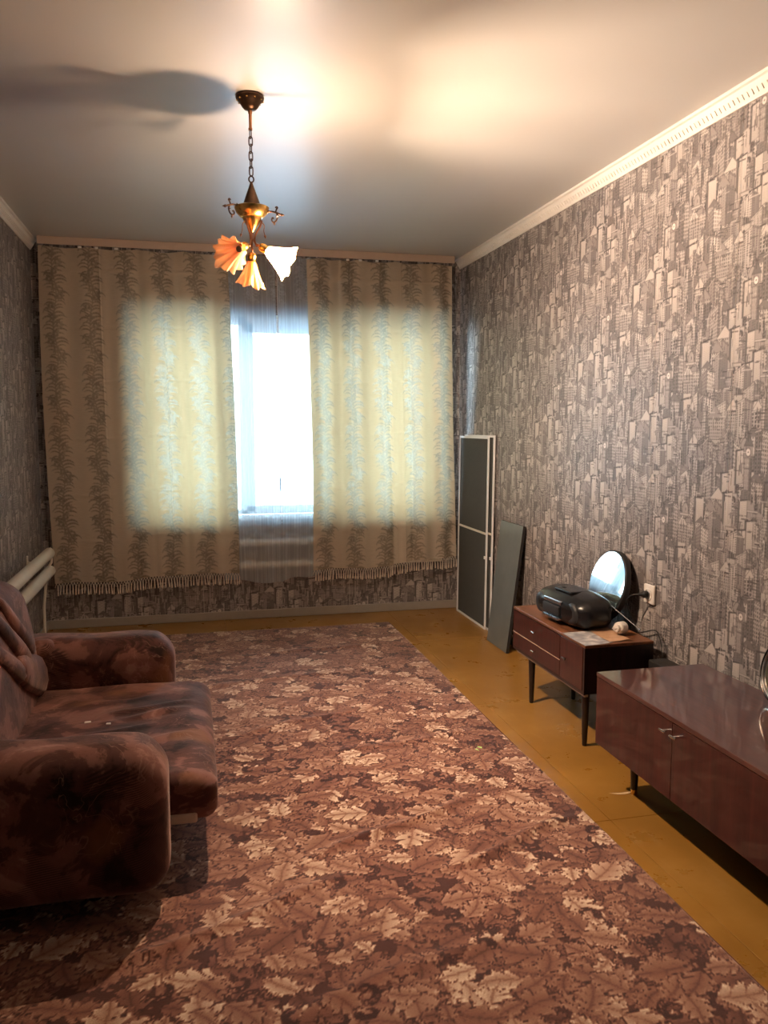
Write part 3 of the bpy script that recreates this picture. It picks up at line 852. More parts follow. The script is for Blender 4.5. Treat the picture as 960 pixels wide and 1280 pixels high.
def fringe(parent, P, seed):
    rng = np.random.RandomState(seed); hem = P[-1]; L = np.concatenate([[0], np.cumsum(np.linalg.norm(np.diff(hem, axis=0), axis=1))])
    at = lambda s: np.array([np.interp(s, L, hem[:, i]) for i in range(3)])
    m = MB(); n = int(L[-1]/0.019)
    for i in range(n):
        s = (i+.5)*L[-1]/n; p = at(s); dz = 0.028; 
        for sg in (-1, 1):
            q = at(min(max(s+sg*0.0095, 0), L[-1]))
            m.add(*tube([(p[0], p[1]-.001, p[2]), ((p[0]+q[0])/2+sg*.001, q[1]-.003, p[2]-dz*.5), (q[0], q[1]-.001, p[2]-dz)], .0016, 5, False))
        q = at(min(s+0.0095, L[-1])); k = rng.uniform(-.006, .006); ln = rng.uniform(.046, .058)
        m.add(*tube([(q[0], q[1], p[2]-dz+.003), (q[0]+k*.3, q[1]-.002, p[2]-dz-.008), (q[0]+k*.8, q[1]-.001, p[2]-dz-ln*.7), (q[0]+k, q[1], p[2]-dz-ln)], [.003, .0028, .0045, .0050], 6))
    o = m.build('fringe', M['fringe'], parent, sharp=None); o['kind'] = 'stuff'; o['label'] = 'knotted cream tassel fringe'
    return o
fringe(CL, PL_, 1); fringe(CR, PR_, 2)

rs = np.random.RandomState(4)
tf = [(c, .018, rs.uniform(.4, 1)*(1 if i % 2 else -1)) for i, c in enumerate(np.linspace(.05, .95, 12))]
drape('sheer_curtain', 'white sheer tulle panel left of the dark gap, next to the left curtain', 0.18, 0.615, 0.22, 0.622, H-.040, lambda s: 0.30-0.03*s+0.01*np.sin(s*7), 9, 150, 240, 5.803, 0.008, M['tulle'], 1.5, creases=False, pat=False, folds=tf)
tf2 = [(c, .03, rs.uniform(.5, 1)*(1 if i % 2 else -1)) for i, c in enumerate(np.linspace(.06, .94, 10))]
drape('sheer_curtain', 'narrow white sheer tulle panel flaring out right of the dark gap', 0.625, 0.92, 0.632, 0.90, H-.040, lambda s: 0.27+0.06*s+0.015*np.sin(s*6), 12, 120, 240, 5.803+.005, 0.006, M['tulle'], 1.5, creases=False, pat=False, folds=tf2)
cord = thing('pull_cord', 'thin hanging pull cord with small weight in the window gap', 'cord', (0.628, 5.786, 0.92))
MB().add(*tube([(0.62, 5.786, H-.052), (0.624, 5.784, 2.0), (0.63, 5.785, 1.5), (0.627, 5.786, 1.03)], .0016, 5)).build('string', M['hook'], cord)
MB().add(*tube([(0.627, 5.786, 1.03), (0.627, 5.786, 1.02), (0.627, 5.786, .935), (0.627, 5.786, .92)], [.002, .005, .006, .003], 8)).build('weight', M['bronze'], cord)

# ------------------------------------------------------------------ register radiators (two fat pipes each)
rad = thing('pipe_radiator', 'two white fat heating pipes along the left wall behind the sofa', 'radiator', (XL+.09, 4.2, 0.4))
for z, x in ((0.572, XL+.085), (0.455, XL+.085)):
    MB().add(*lathe([(0, -.012), (.022, -.010), (.033, 0), (.035, .01), (.035, 3.2), (0, 3.21)], (x, 5.60, z), (0, -1, 0), 24)).build('pipe', M['radiator'], rad)
MB().add(*tube([(XL+.085, 5.60, .592), (XL+.085, 5.640, .592), (XL+.085, 5.656, .580), (XL+.085, 5.660, .52), (XL+.085, 5.656, .50), (XL+.06, 5.64, .46), (XL+.03, 5.64, .20), (XL+.03, 5.64, .004)], .009, 8)).build('feed_pipe', M['radiator'], rad)
for y in (5.3, 4.2, 3.1):
    MB().add(*box(XL+.001, XL+.06, y-.012, y+.012, .44, .447)).add(*box(XL+.001, XL+.06, y-.012, y+.012, .557, .564)).add(*box(XL+.001, XL+.008, y-.015, y+.015, .42, .60)).build('bracket', M['radiator'], rad, smooth=False)
rad2 = thing('pipe_radiator', 'two fat heating pipes under the window sill, seen through the sheer curtain', 'radiator', (0.75, 5.845, 0.4))
for z in (0.555, 0.395):
    MB().add(*lathe([(0, -.010), (.020, -.008), (.025, 0), (.026, .01), (.026, 2.18), (0, 2.19)], (-0.34, 5.850, z), (1, 0, 0), 24)).build('pipe', M['radiator'], rad2)
for x in (-.25, 1.75): MB().add(*tube([(x, 5.848, .395), (x, 5.848, .555)], .01, 8)).build('link_pipe', M['radiator'], rad2)
for x in (.1, 1.3): MB().add(*box(x, x+.025, 5.868, D-.002, .37, .58)).build('bracket', M['radiator'], rad2, smooth=False)

# ------------------------------------------------------------------ carpet
def ridge(X, Y, a, b, h, w):
    ax, ay = a; bx, by = b; L = math.hypot(bx-ax, by-ay); ux, uy = (bx-ax)/L, (by-ay)/L
    t = ((X-ax)*ux+(Y-ay)*uy)/L; d = (X-ax)*(-uy)+(Y-ay)*ux+0.012*np.sin(t*9+a[0]*7)
    end = np.clip(t/0.25, 0, 1)*np.clip((1-t)/0.25, 0, 1)
    return h*end*np.exp(-(d/w)**2)
cx0, cx1, cy0, cy1 = -0.93, 1.3477, -0.55, 5.49
nx = 470
q = np.linspace(0, 1, 960); ycoords = cy0+(cy1-cy0)*(0.8*q+0.2*q**2)
XX, YY = np.meshgrid(np.linspace(cx0, cx1, nx), ycoords)
ZZ = 0.008+0*XX
rs = np.random.RandomState(3)
for k in range(9):
    fx, fy, ph = rs.uniform(-1.2, 1.2), rs.uniform(.4, 1.6), rs.uniform(0, 6)
    ZZ += 0.0007*(1+np.sin(2*PI*(fx*XX+fy*YY)+ph))
for a, b, h, w in (((-.35, 2.0), (.50, 2.36), .010, .022), ((.30, 2.45), (1.05, 2.78), .013, .022), ((.72, 2.28), (1.33, 2.56), .016, .022), ((.10, 3.55), (.80, 3.80), .007, .03),
                   ((.5, 3.28), (1.3, 3.40), .006, .03), ((-.1, 4.3), (.9, 4.42), .006, .035), ((.2, 4.85), (1.2, 4.95), .006, .03), ((.1, 1.75), (.9, 2.0), .006, .03)):
    ZZ += ridge(XX, YY, a, b, h, w)
edge = np.minimum.reduce([XX-cx0, cx1-XX, YY-cy0, cy1-YY])
ZZ = np.where(edge < 0.0001, 0.0012, ZZ)
XX += 0.004*np.sin(YY*3.1)*(XX > 1.0)
ink = LEAF.sample((XX+3)/0.002, (YY*1.12+3)/0.002)
carpet = grid_mesh('carpet', np.stack([XX, YY, ZZ], -1), M['carpet'], None, ink, base=(0.2, 2.4, 0))
tag(carpet, 'large maroon carpet with pale brown oak leaf pattern covering the ochre floor', 'carpet')
edge_m = MB().add(*box(cx1-.002, cx1+.0015, cy0, cy1, .001, .008)); edge_m.build('binding', plain('carpet_binding', (0.14, 0.05, 0.035), .9), carpet, smooth=False)
sc_ = MB()
V = [(1.174+.018*math.cos(a)*(1+.3*math.sin(3*a)), 3.184+.022*math.sin(a), .0135+.004*math.sin(2*a)) for a in np.linspace(0, 2*PI, 12)[:-1]]
V2 = [(x, y, z-.0012) for x, y, z in V]
n = len(V); o = mesh_obj('paper_scrap', V+V2, [tuple(range(n)), tuple(range(2*n-1, n-1, -1))]+[(i, (i+1) % n, n+(i+1) % n, n+i) for i in range(n)][::1], M['paper_scrap'], None, False, base=(1.174, 3.184, .012))
tag(o, 'tiny light green scrap lying on the carpet near its right edge', 'scrap')

# ------------------------------------------------------------------ sofa
sofa = thing('sofa', 'low brown patterned velour sofa with rounded arms against the left wall', 'sofa', (-0.5, 2.85, 0.01))
AY0, AY1, BY0, BY1 = 2.235, 2.455, 3.455, 3.68     # near arm, far arm
def arm(name, y0, y1, flip):
    x0, x1 = -0.855, -0.080; zt = 0.505; z0 = 0.070
    r = 0.085; cyy = (y0+y1)/2
    def warp(P):
        P = P.copy()
        t = np.clip((P[:, 0]-x0)/(x1-x0), 0, 1)
        z = (P[:, 2]-z0)/(zt-z0)
        P[:, 2] += 0.020*(1-t)*np.clip(z, 0, 1) - 0.028*np.clip((t-0.86)/0.14, 0, 1)**2*np.clip(z-.5, 0, 1)*2
        # pad overhang: upper part bulges, a tuck line under it
        bul = np.exp(-((z-0.80)/0.22)**2)*0.012
        tuck = -0.010*np.exp(-((z-0.50)/0.035)**2)
        sgn = np.sign(P[:, 1]-cyy); P[:, 1] += sgn*(bul+tuck)*(np.abs(P[:, 1]-cyy) > 0.02)
        P[:, 1] += 0.003*np.sin(P[:, 0]*14+P[:, 2]*9); P[:, 2] += 0.003*np.sin(P[:, 0]*19)*np.clip(z, 0, 1)
        return P
    MB().add(*rbox((x0+x1)/2, cyy, (z0+zt)/2, x1-x0, y1-y0, zt-z0, r, 5, (22, 4, 12), warp)).build('armrest', M['velvet'], sofa, sharp=None)
arm('near', AY0, AY1, 1); arm('far', BY0, BY1, -1)
def seat_warp(P):
    P = P.copy(); x, y, z = P[:, 0], P[:, 1], P[:, 2]
    top = np.clip((z-0.25)/0.08, 0, 1)
    P[:, 2] += top*(0.012*np.sin((x+0.6)*3.4)*np.sin((y-AY1)*PI) + 0.006*np.sin(x*16+y*22)*0.4)
    for (ax, ay, bx, by, h, w) in ((-.42, 2.92, 0.0, 3.05, .012, .022), (-.35, 3.02, .02, 3.13, .010, .018), (-.5, 2.80, -.1, 2.90, .009, .02), (-.3, 2.70, .02, 2.80, .008, .02), (-.45, 3.15, -.1, 3.22, .007, .02), (-.4, 2.96, -.05, 2.985, -.009, .018)):
        P[:, 2] += top*ridge(x, y, (ax, ay), (bx, by), h, w)
    P[:, 2] -= 0.022*np.clip((x+0.02)/0.08, 0, 1)*top
    return P
MB().add(*rbox((-0.66+0.062)/2, (AY1+BY0)/2, 0.255, 0.722, BY0-AY1-.004, 0.155, .045, 4, (56, 64, 3), seat_warp)).build('seat_cushion', M['velvet'], sofa, sharp=None)
MB().add(*rbox(-0.045, AY1+.010, 0.196, 0.085, 0.022, 0.034, .008, 2, (3, 1, 1))).build('seat_lining', M['lining'], sofa)['label'] = 'pale lining showing under the seat edge'
MB().add(*rbox(-0.53, (AY1+BY0)/2, 0.125, 0.82, BY0-AY1-.004, 0.09, .02, 2, (4, 6, 1))).build('base', M['velvet'], sofa)
# backrest: padded slab leaning back with rounded upper corners
BK0, BK1 = 2.30, 3.55
def back_warp(P):
    P = P.copy(); x, y, z = P[:, 0], P[:, 1], P[:, 2]
    t = np.clip((z-0.10)/0.72, 0, 1)
    P[:, 0] = x-0.075*t**1.6
    yc = (BK0+BK1)/2; hw = (BK1-BK0)/2
    yy = (y-yc)/hw
    arch = np.clip((np.abs(yy)-0.66)/0.34, 0, 1)**2*0.10
    P[:, 2] = z-arch*np.clip((z-0.40)/0.4, 0, 1)
    P[:, 0] += 0.022*np.sin(np.clip(t, 0, 1)*PI)*(1-yy**4)*(x > -0.78)
    return P
MB().add(*rbox(-0.70, (BK0+BK1)/2, 0.445, 0.20, BK1-BK0, 0.71, .075, 6, (3, 44, 22), back_warp)).build('backrest', M['velvet'], sofa, sharp=None)
# far bolster where the arm meets the back
MB().add(*rbox(-0.60, 3.49, 0.43, 0.10, 0.09, 0.19, .04, 4, (3, 3, 4))).build('bolster', M['velvet'], sofa, sharp=None)
# tufted shell decoration on the backrest: long puffed lobes fanning from one point
def lobe(p0, p1, w, puff):
    p0, p1 = Vector(p0), Vector(p1); d = p1-p0; n = 16; m = 10; V = []; Fc = []
    nrm = Vector((1, 0, 0.12)).normalized(); sd = d.normalized().cross(nrm).normalized()
    for i in range(n+1):
        t = i/n; ww = w*(max(0.0, 1-abs(2*t-1)**5)**0.6+0.02)*(0.75+0.3*t)
        c = p0+d*t
        for j in range(m):
            a = 2*PI*j/m; V.append(tuple(c+sd*ww*math.cos(a)+nrm*(puff*math.sin(a)*(ww/w)**0.7)))
    for i in range(n):
        for j in range(m): Fc.append((i*m+j, i*m+(j+1) % m, (i+1)*m+(j+1) % m, (i+1)*m+j))
    Fc.append(tuple(range(m))[::-1]); Fc.append(tuple(n*m+j for j in range(m)))
    return V, Fc
for p0, p1, w, pf_ in (((-.668, 3.04, .79), (-.604, 3.30, .520), .038, .026), ((-.668, 2.88, .78), (-.602, 3.20, .515), .042, .028), ((-.655, 2.76, .70), (-.600, 3.10, .485), .042, .028)):
    MB().add(*lobe(p0, p1, w, pf_)).build('pleat', M['velvet'], sofa, sharp=None)
V, Fc = lobe((-.606, 3.02, .54), (-.598, 3.44, .385), .085, .036)
MB().add(V, Fc).build('shell_tuft', M['velvet'], sofa, sharp=None)
for (x, y) in ((-.30, AY0+.16), (-.16, BY1-.11), (-.85, AY0+.11), (-.85, BY1-.11)):
    MB().add(*lathe([(0, 0), (.020, 0), (.026, .07), (0, .075)], (x, y, 0.0105), (0, 0, 1), 16)).build('leg', M['leg_black'], sofa)
for i, (x, y, lb) in enumerate(((-.373, 2.967, 'small white crumb on the sofa seat, nearer the backrest'), (-.300, 2.934, 'small white crumb on the sofa seat, nearer its front edge'))):
    z = 0.345
    o = MB().add(*rbox(x, y, z, .022-.006*i, .012, .006, .0025, 2, (2, 1, 1))).build('crumb', M['crumb'], base=(x, y, z-.003)); tag(o, lb, 'crumb', 'crumbs on the sofa seat')

# ------------------------------------------------------------------ insect screens and grey board leaning in the corner
def lean_frame(name, label, y0, y1, xb, xt, h, w=0.014, th=0.010, group=None, bar=True):
    o = thing(name, label, 'insect screen', ((xb+xt)/2, (y0+y1)/2, 0.001), group)
    a = math.atan2(xt-xb, h); sx, sz = math.sin(a), math.cos(a)
    def P(u, v, t): return (xb+v*sx+t*sz, u, 0.001+th*abs(sx)+v*sz-t*sx)
    def bar_(u0, u1, v0, v1, t0, t1):
        V = [P(u, v, t) for u in (u0, u1) for v in (v0, v1) for t in (t0, t1)]
        return V, [(0, 1, 3, 2), (4, 6, 7, 5), (0, 4, 5, 1), (2, 3, 7, 6), (0, 2, 6, 4), (1, 5, 7, 3)]
    for q in ((y0, y0+w, 0, h), (y1-w, y1, 0, h)): MB().add(*bar_(*q, 0, th)).build('stile', M['white_pvc'], o, smooth=False)
    for q in ((y0+w, y1-w, 0, w), (y0+w, y1-w, h-w, h)): MB().add(*bar_(*q, 0, th)).build('rail', M['white_pvc'], o, smooth=False)
    if bar: MB().add(*bar_(y0+w, y1-w, h*.495, h*.495+w, 0.001, th-.001)).build('crossbar', M['radiator'], o, smooth=False)
    MB().add(*bar_(y0+w, y1-w, w, h-w, th*.6, th*.6+.0008)).build('mesh', M['screen'], o, smooth=False)
    hb = MB().add(*bar_(y0+w*.2, y0+w*1.6, h*.37, h*.385, -.008, 0)); hb.build('handle_tab', M['white_pvc'], o, smooth=False)
    return o
lean_frame('insect_screen', 'tall grey insect screen in a white frame, in front, leaning in the right corner', 5.165, 5.765, 1.938, 1.950, 1.315)
lean_frame('insect_screen', 'second white framed insect screen mostly hidden behind the front one', 5.10, 5.70, 1.952, 1.966, 1.325)
bd = thing('grey_board', 'dark grey glossy board leaning on the patterned wall beside the insect screens', 'board', (1.90, 4.73, 0))
y0, y1 = 4.575, 4.905; xb, xt, h = 1.858, 1.958, 0.783; th = .018
V = [(xb, y0, 0.003), (xb, y1, 0.003), (xt, y1+.03, h), (xt, y0, h), (xb+th, y0, 0.0003), (xb+th, y1, 0.0003), (xt+th, y1+.03, h-.003), (xt+th, y0, h-.003)]
mesh_obj('panel', V, [(0, 3, 2, 1), (4, 5, 6, 7), (1, 2, 6, 5)], M['board'], bd, False)
mesh_obj('edge_band', [(a, b-.0006*(i in (0, 3, 4, 7)), c+(.0008 if i in (2, 3, 6, 7) else 0)) for i, (a, b, c) in enumerate(V)], [(0, 4, 7, 3), (3, 7, 6, 2)], M['black_matte'], bd, False)

# ------------------------------------------------------------------ small drawer cabinet
cab = thing('drawer_cabinet', 'small dark brown chest on tapered black legs carrying the boombox', 'cabinet', (1.77, 3.46, 0.0))
tx0, tx1, ty0, ty1, tz0, tz1 = 1.605, 1.925, 3.07, 3.845, 0.255, 0.470
MB().add(*box(tx0-.004, tx1, ty0-.003, ty1+.003, tz1-.014, tz1, .003)).build('top', M['worn_top'], cab, smooth=False)
body = MB()
for a in ((tx0+.004, tx1, ty0, ty0+.016, tz0, tz1-.0145), (tx0+.004, tx1, ty1-.016, ty1, tz0, tz1-.0145), (tx0+.004, tx1, ty0+.016, ty1-.016, tz0, tz0+.016),
          (tx1-.010, tx1, ty0+.016, ty1-.016, tz0+.016, tz1-.0145), (tx0+.004, tx1-.010, 3.288, 3.302, tz0+.016, tz1-.0145)): body.add(*box(*a))
body.build('body', M['side_dark'], cab, smooth=False)
MB().add(*box(tx0-.004, tx0+.004, ty0-.001, ty0+.012, tz0-.002, tz1-.0145)).add(*box(tx0-.004, tx0+.004, ty0+.012, ty1, tz0-.002, tz0+.010)).build('front_frame', M['side_dark'], cab, smooth=False)
def tbar(parent, x, y, z, axis='y', L=.034):
    m = MB()
    m.add(*tube([(x, y, z), (x-.018, y, z)], .0035, 8))
    if axis == 'y': m.add(*tube([(x-.018, y-L/2, z), (x-.018, y+L/2, z)], .0042, 8))
    else: m.add(*tube([(x-.018, y, z-L/2), (x-.018, y, z+L/2)], .0042, 8))
    return m.build('handle', M['steel'], parent)
zs = (tz0+.0125, 0.343, 0.345, tz1-.0155)
for za, zb_ in ((zs[0], zs[1]), (zs[2], zs[3])):
    d = MB().add(*box(tx0-.006, tx0+.0035, 3.302, ty1-.003, za, zb_, .0015)).build('drawer', M['lacquer'], cab, smooth=False)
    tbar(d, tx0-.006, 3.56, (za+zb_)/2+.005)
    MB().add(*box(tx0-.0068, tx0-.005, 3.302, ty1-.003, zb_-.0022, zb_+.0002)).build('edge_strip', plain('pale_edge', (.6, .42, .32), .4) if za < .3 else M['side_dark'], d, smooth=False)
d = MB().add(*box(tx0-.006, tx0+.0035, ty0+.014, 3.299, zs[0], zs[3], .0015)).build('door', M['lacquer'], cab, smooth=False)
MB().add(*tube([(tx0-.006, 3.245, .366), (tx0-.016, 3.245, .366)], .003, 8)).add(*tube([(tx0-.016, 3.262, .366), (tx0-.016, 3.228, .366)], .0035, 8)).build('handle', M['leg_black'], d)
MB().add(*box(tx0+.010, tx0+.028, ty0+.02, ty1-.02, tz0-.018, tz0)).build('plinth_rail', plain('raw_wood_rail', (.62, .52, .42), .6), cab, smooth=False)
for (x, y) in ((tx0+.045, ty0+.075), (tx0+.045, ty1-.130), (tx1-.045, ty0+.075), (tx1-.045, ty1-.130)):
    MB().add(*lathe([(0, 0), (.0095, 0), (.011, .006), (.018, .234), (.018, .2545), (0, .2546)], (x, y, 0.0003), (0, 0, 1), 20)).build('leg', M['leg_black'], cab)

# papers on the cabinet top
def sheet(name, label, pts, mat, z, curl=.0):
    (a, b, c, d) = [np.array(p) for p in pts]; n = 12
    S, T = np.meshgrid(np.linspace(0, 1, n), np.linspace(0, 1, n))
    P = (a*(1-S)[..., None]+b*S[..., None])*(1-T)[..., None]+(d*(1-S)[..., None]+c*S[..., None])*T[..., None]
    zz = z+0.0012*(1+np.sin(S*9+T*5))
    over = np.clip(tx0-.006-P[..., 0], 0, 1); zz -= over*0.8
    P3 = np.stack([P[..., 0], P[..., 1], zz], -1)
    o = grid_mesh(name, P3, mat, None, base=(float(a[0]), float(a[1]), tz1)); tag(o, label, 'paper'); return o
sheet('printed_page', 'grey printed page hanging over the near front corner of the chest top', [(1.598, 3.275), (1.598, 3.060), (1.735, 3.078), (1.745, 3.290)], M['print_paper'], tz1+.0004)
sheet('brown_paper', 'tan sheet of paper lying under the white plug on the chest top', [(1.730, 3.30), (1.722, 3.085), (1.830, 3.10), (1.838, 3.31)], M['kraft'], tz1+.0034)

# ------------------------------------------------------------------ boombox
bb = thing('boombox', 'black rounded portable stereo standing on the small drawer chest', 'radio', (1.75, 3.50, tz1))
BA = 0.16      # turned a little
def bbw(P):
    """local u along length (towards camera +), v depth (front -), w up -> world"""
    P = np.asarray(P, float).reshape(-1, 3); u, v, w = P[:, 0], P[:, 1], P[:, 2]
    ca, sa = math.cos(BA), math.sin(BA)
    # length axis points to -y and slightly +x... front faces -x
    X = 1.752+v*ca+u*sa*0.42; Y = 3.482-u*ca+v*sa*0.35
    return np.stack([X, Y, tz1+0.002+w], 1)
def bwarp(P):
    P = P.copy(); u, v, w = P[:, 0], P[:, 1], P[:, 2]
    e = np.clip(np.abs(u)/0.22, 0, 1)
    hs = 1-0.16*e**3; P[:, 2] = 0.072+(w-0.072)*hs-0.006*e**3
    P[:, 1] = v*(1-0.16*e**3)-0.018*np.cos(np.clip(u/0.22, -1, 1)*PI/2)*(v < 0)
    P[:, 2] -= 0.018*np.clip(-v/0.09, 0, 1)*np.clip((w-.07)/.07, 0, 1)
    return bbw(P)
V, Fc = rbox(0, 0, 0.077, 0.47, 0.200, 0.152, .060, 5, (20, 6, 4), bwarp)
MB().add(V, Fc).build('housing', M['black_plastic'], bb, sharp=None)
for s in (-1, 1):
    V, Fc = lathe([(0, .002), (.030, .004), (.046, .001), (.050, -.006), (.050, -.02)], (0, 0, 0), (0, -1, 0), 28)
    V = np.array(V)+np.array([s*0.145, -0.098, 0.068])
    MB().add(bbw(V), Fc).build('speaker', M['grille'], bb, sharp=None)
V, Fc = rbox(0, -0.012, 0.147, 0.15, 0.10, 0.012, .005, 2, (6, 4, 1)); 
lid = MB().add(bbw(V), Fc).build('disc_lid', M['black_plastic'], bb)
V, Fc = rbox(0, -0.1105, 0.104, 0.16, 0.012, 0.020, .004, 2, (6, 1, 1)); MB().add(bbw(V), Fc).build('control_strip', M['silver'], bb)
V, Fc = rbox(0, -0.117, 0.066, 0.15, 0.014, 0.045, .004, 2, (6, 1, 2)); td = MB().add(bbw(V), Fc).build('tape_door', M['black_matte'], bb)
V, Fc = rbox(0.0, -0.112, 0.030, 0.15, 0.020, 0.012, .004, 2, (6, 1, 1)); MB().add(bbw(V), Fc).build('key_bar', M['silver'], bb)
for i in range(6):
    V, Fc = rbox(-.0625+i*.025, -0.124, 0.030, 0.021, 0.008, 0.010, .002, 1, (1, 1, 1)); MB().add(bbw(V), Fc).build('key', M['silver'], bb)
hp = [(-0.17, 0.05, 0.110), (-0.165, 0.055, 0.126), (-0.10, 0.06, 0.138), (0, 0.062, 0.142), (0.10, 0.06, 0.138), (0.165, 0.055, 0.126), (0.17, 0.05, 0.110)]
MB().add(*tube([tuple(bbw([p])[0]) for p in hp], .0085, 10)).build('carry_handle', M['black_plastic'], bb)
V, Fc = rbox(-.05, -0.03, 0.152, 0.03, 0.02, 0.008, .003, 1, (1, 1, 1)); MB().add(bbw(V), Fc).build('button', M['black_matte'], bb)
a0 = Vector((1.826, 3.40, 0.612)); a1 = Vector((1.905, 3.158, 0.502))
am = MB()
for t0, t1, r in ((0, .35, .0040), (.35, .7, .0032), (.7, 1, .0024)): am.add(*tube([a0.lerp(a1, t0), a0.lerp(a1, t1)], r, 8))
am.add(*tube([a1, a1+(a1-a0).normalized()*.008], .005, 8)); am.build('antenna', M['silver'], bb)

# white plug adapter
pl = thing('plug_adapter', 'round white plug adapter lying at the near end of the chest top', 'adapter', (1.835, 3.19, tz1+.005))
c = Vector((1.838, 3.195, tz1+.0325)); ax = Vector((-0.75, -0.35, 0.05)).normalized()
MB().add(*lathe([(0, -.026), (.020, -.026), (.0265, -.018), (.0265, .016), (.022, .022), (0, .022)], c, ax, 24)).build('body', M['socket'], pl)
MB().add(*lathe([(.016, .022), (.0155, .036), (0, .036)], c, ax, 20)).build('plug_face', M['socket'], pl)
sdv = ax.cross(Vector((0, 0, 1))).normalized()
for s in (-1, 1): MB().add(*tube([c+ax*.034+sdv*s*.009, c+ax*.055+sdv*s*.009], .0022, 8)).build('pin', M['steel'], pl)

# round mirror leaning on the wall behind the boombox
def round_mirror(label, cy_, xb, xt, dia, z0, yawd, th=.020, rim=.012, rimmat='black_matte', chrome=False):
    o = thing('round_mirror', label, 'mirror', (xb, cy_, z0))
    hgt = dia; lean = math.atan2(xt-xb, hgt)
    # front normal: -x, tilted up; turned by yawd about z
    n = Vector((-math.cos(lean)*math.cos(yawd), math.cos(lean)*math.sin(yawd), math.sin(lean)))
    upv = Vector((math.sin(lean)*math.cos(yawd), -math.sin(lean)*math.sin(yawd), math.cos(lean)))
    c = Vector((xb, cy_, z0))+upv*(dia/2)
    r = dia/2
    MB().add(*lathe([(0, -th), (r-.006, -th), (r, -th+.004), (r, -.003), (r-.003, 0), (0, 0)], c, n, 56)).build('backing', M['black_matte'], o, sharp=.5)
    MB().add(*lathe([(r-rim, 0.0004), (r-rim, .0022), (0, .0022)], c, n, 56)).build('glass', M['mirror'], o, sharp=.3)
    if chrome:
        R_ = [(r-.012+.006*math.cos(a), .003+.006*math.sin(a)) for a in np.linspace(0, 2*PI, 9)]
        MB().add(*lathe(R_, c, n, 56)).build('chrome_ring', M['steel'], o)
        MB().add(*lathe([(r-.003+.006*math.cos(a), .001+.008*math.sin(a)) for a in np.linspace(0, 2*PI, 9)], c, n, 56)).build('rim', M['black_plastic'], o)
    return o
round_mirror('round mirror with thick black backing leaning on the wall behind the boombox', 3.455, 1.865, 1.948, 0.335, tz1+.010, 0.02, th=.030, rim=.008)

# mains socket, plug, cable
so = thing('wall_socket', 'white mains socket with black plug on the right wall above the small chest', 'socket', (XR-.002, 3.20, .645))
MB().add(*rbox(XR-.008, 3.198, .645, .014, .082, .086, .006, 2, (1, 3, 3))).build('plate', M['socket'], so)
MB().add(*lathe([(.028, 0), (.028, .003), (.022, .004), (.020, -.004), (0, -.004)], (XR-.0155, 3.198, .645), (-1, 0, 0), 28)).build('socket_face', M['socket'], so)
cb = thing('power_cable', 'black plug and thin cable drooping from the wall socket behind the chest', 'cable', (XR-.03, 3.20, .645))
MB().add(*lathe([(0, 0), (.015, .001), (.016, .018), (.008, .030), (.004, .045), (0, .046)], (XR-.0195, 3.198, .645), (-1, 0.15, 0), 20)).build('plug', M['black_rubber'], cb)
pts = [(XR-.062, 3.203, .645), (XR-.080, 3.225, .640), (XR-.088, 3.252, .610), (XR-.062, 3.268, .55), (XR-.03, 3.272, .48), (XR-.024, 3.25, .46), (XR-.024, 3.20, .475), (XR-.022, 3.12, .50), (XR-.024, 3.08, .47), (XR-.026, 3.056, .40), (XR-.03, 3.054, .22)]
def smooth_pts(p, n=8):
    p = [Vector(q) for q in p]; out = []
    for i in range(len(p)-1):
        a, b, c, d = p[max(i-1, 0)], p[i], p[i+1], p[min(i+2, len(p)-1)]
        for k in range(n):
            t = k/n; out.append(0.5*((2*b)+(-a+c)*t+(2*a-5*b+4*c-d)*t*t+(-a+3*b-3*c+d)*t**3))
    return out+[p[-1]]
MB().add(*tube(smooth_pts(pts), .0026, 6)).build('cord', M['black_rubber'], cb)
bx = MB().add(*rbox(1.925, 2.965, 0.2005, .085, .150, .40, .006, 2, (1, 1, 2))).build('dark_box', M['black_matte'], base=(1.925, 2.965, 0))
tag(bx, 'dark box on the floor between the small chest and the long sideboard', 'box')

# ------------------------------------------------------------------ long glossy sideboard
sb = thing('sideboard', 'long low glossy red-brown sideboard with doors along the right wall', 'sideboard', (1.73, 2.0, 0))
sx0, sx1, sy0, sy1, sz0, sz1 = 1.500, 1.955, 1.255, 2.762, 0.178, 0.455
MB().add(*box(sx0-.006, sx1, sy0-.004, sy1+.004, sz1-.016, sz1, .0025)).build('top', M['lacquer_top'], sb, smooth=False)
b_ = MB()
for a in ((sx0+.003, sx1, sy0, sy0+.016, sz0, sz1-.0165), (sx0+.003, sx1, sy1-.016, sy1, sz0, sz1-.0165), (sx0+.003, sx1, sy0+.016, sy1-.016, sz0, sz0+.016), (sx1-.008, sx1, sy0+.016, sy1-.016, sz0+.016, sz1-.0165)): b_.add(*box(*a))
b_.build('body', M['lacquer'], sb, smooth=False)
ydoors = [sy1, 2.258, 1.757, sy0]
for i in range(3):
    d = MB().add(*box(sx0-.006, sx0+.0025, ydoors[i+1]+.001, ydoors[i]-.001, sz0, sz1-.0175, .0012)).build('door', M['lacquer'], sb, smooth=False)
    if i == 0: tbar(d, sx0-.006, ydoors[1]+.030, .402)
    if i == 1: tbar(d, sx0-.006, ydoors[1]-.030, .402)
    if i == 2: tbar(d, sx0-.006, ydoors[2]-.030, .402)
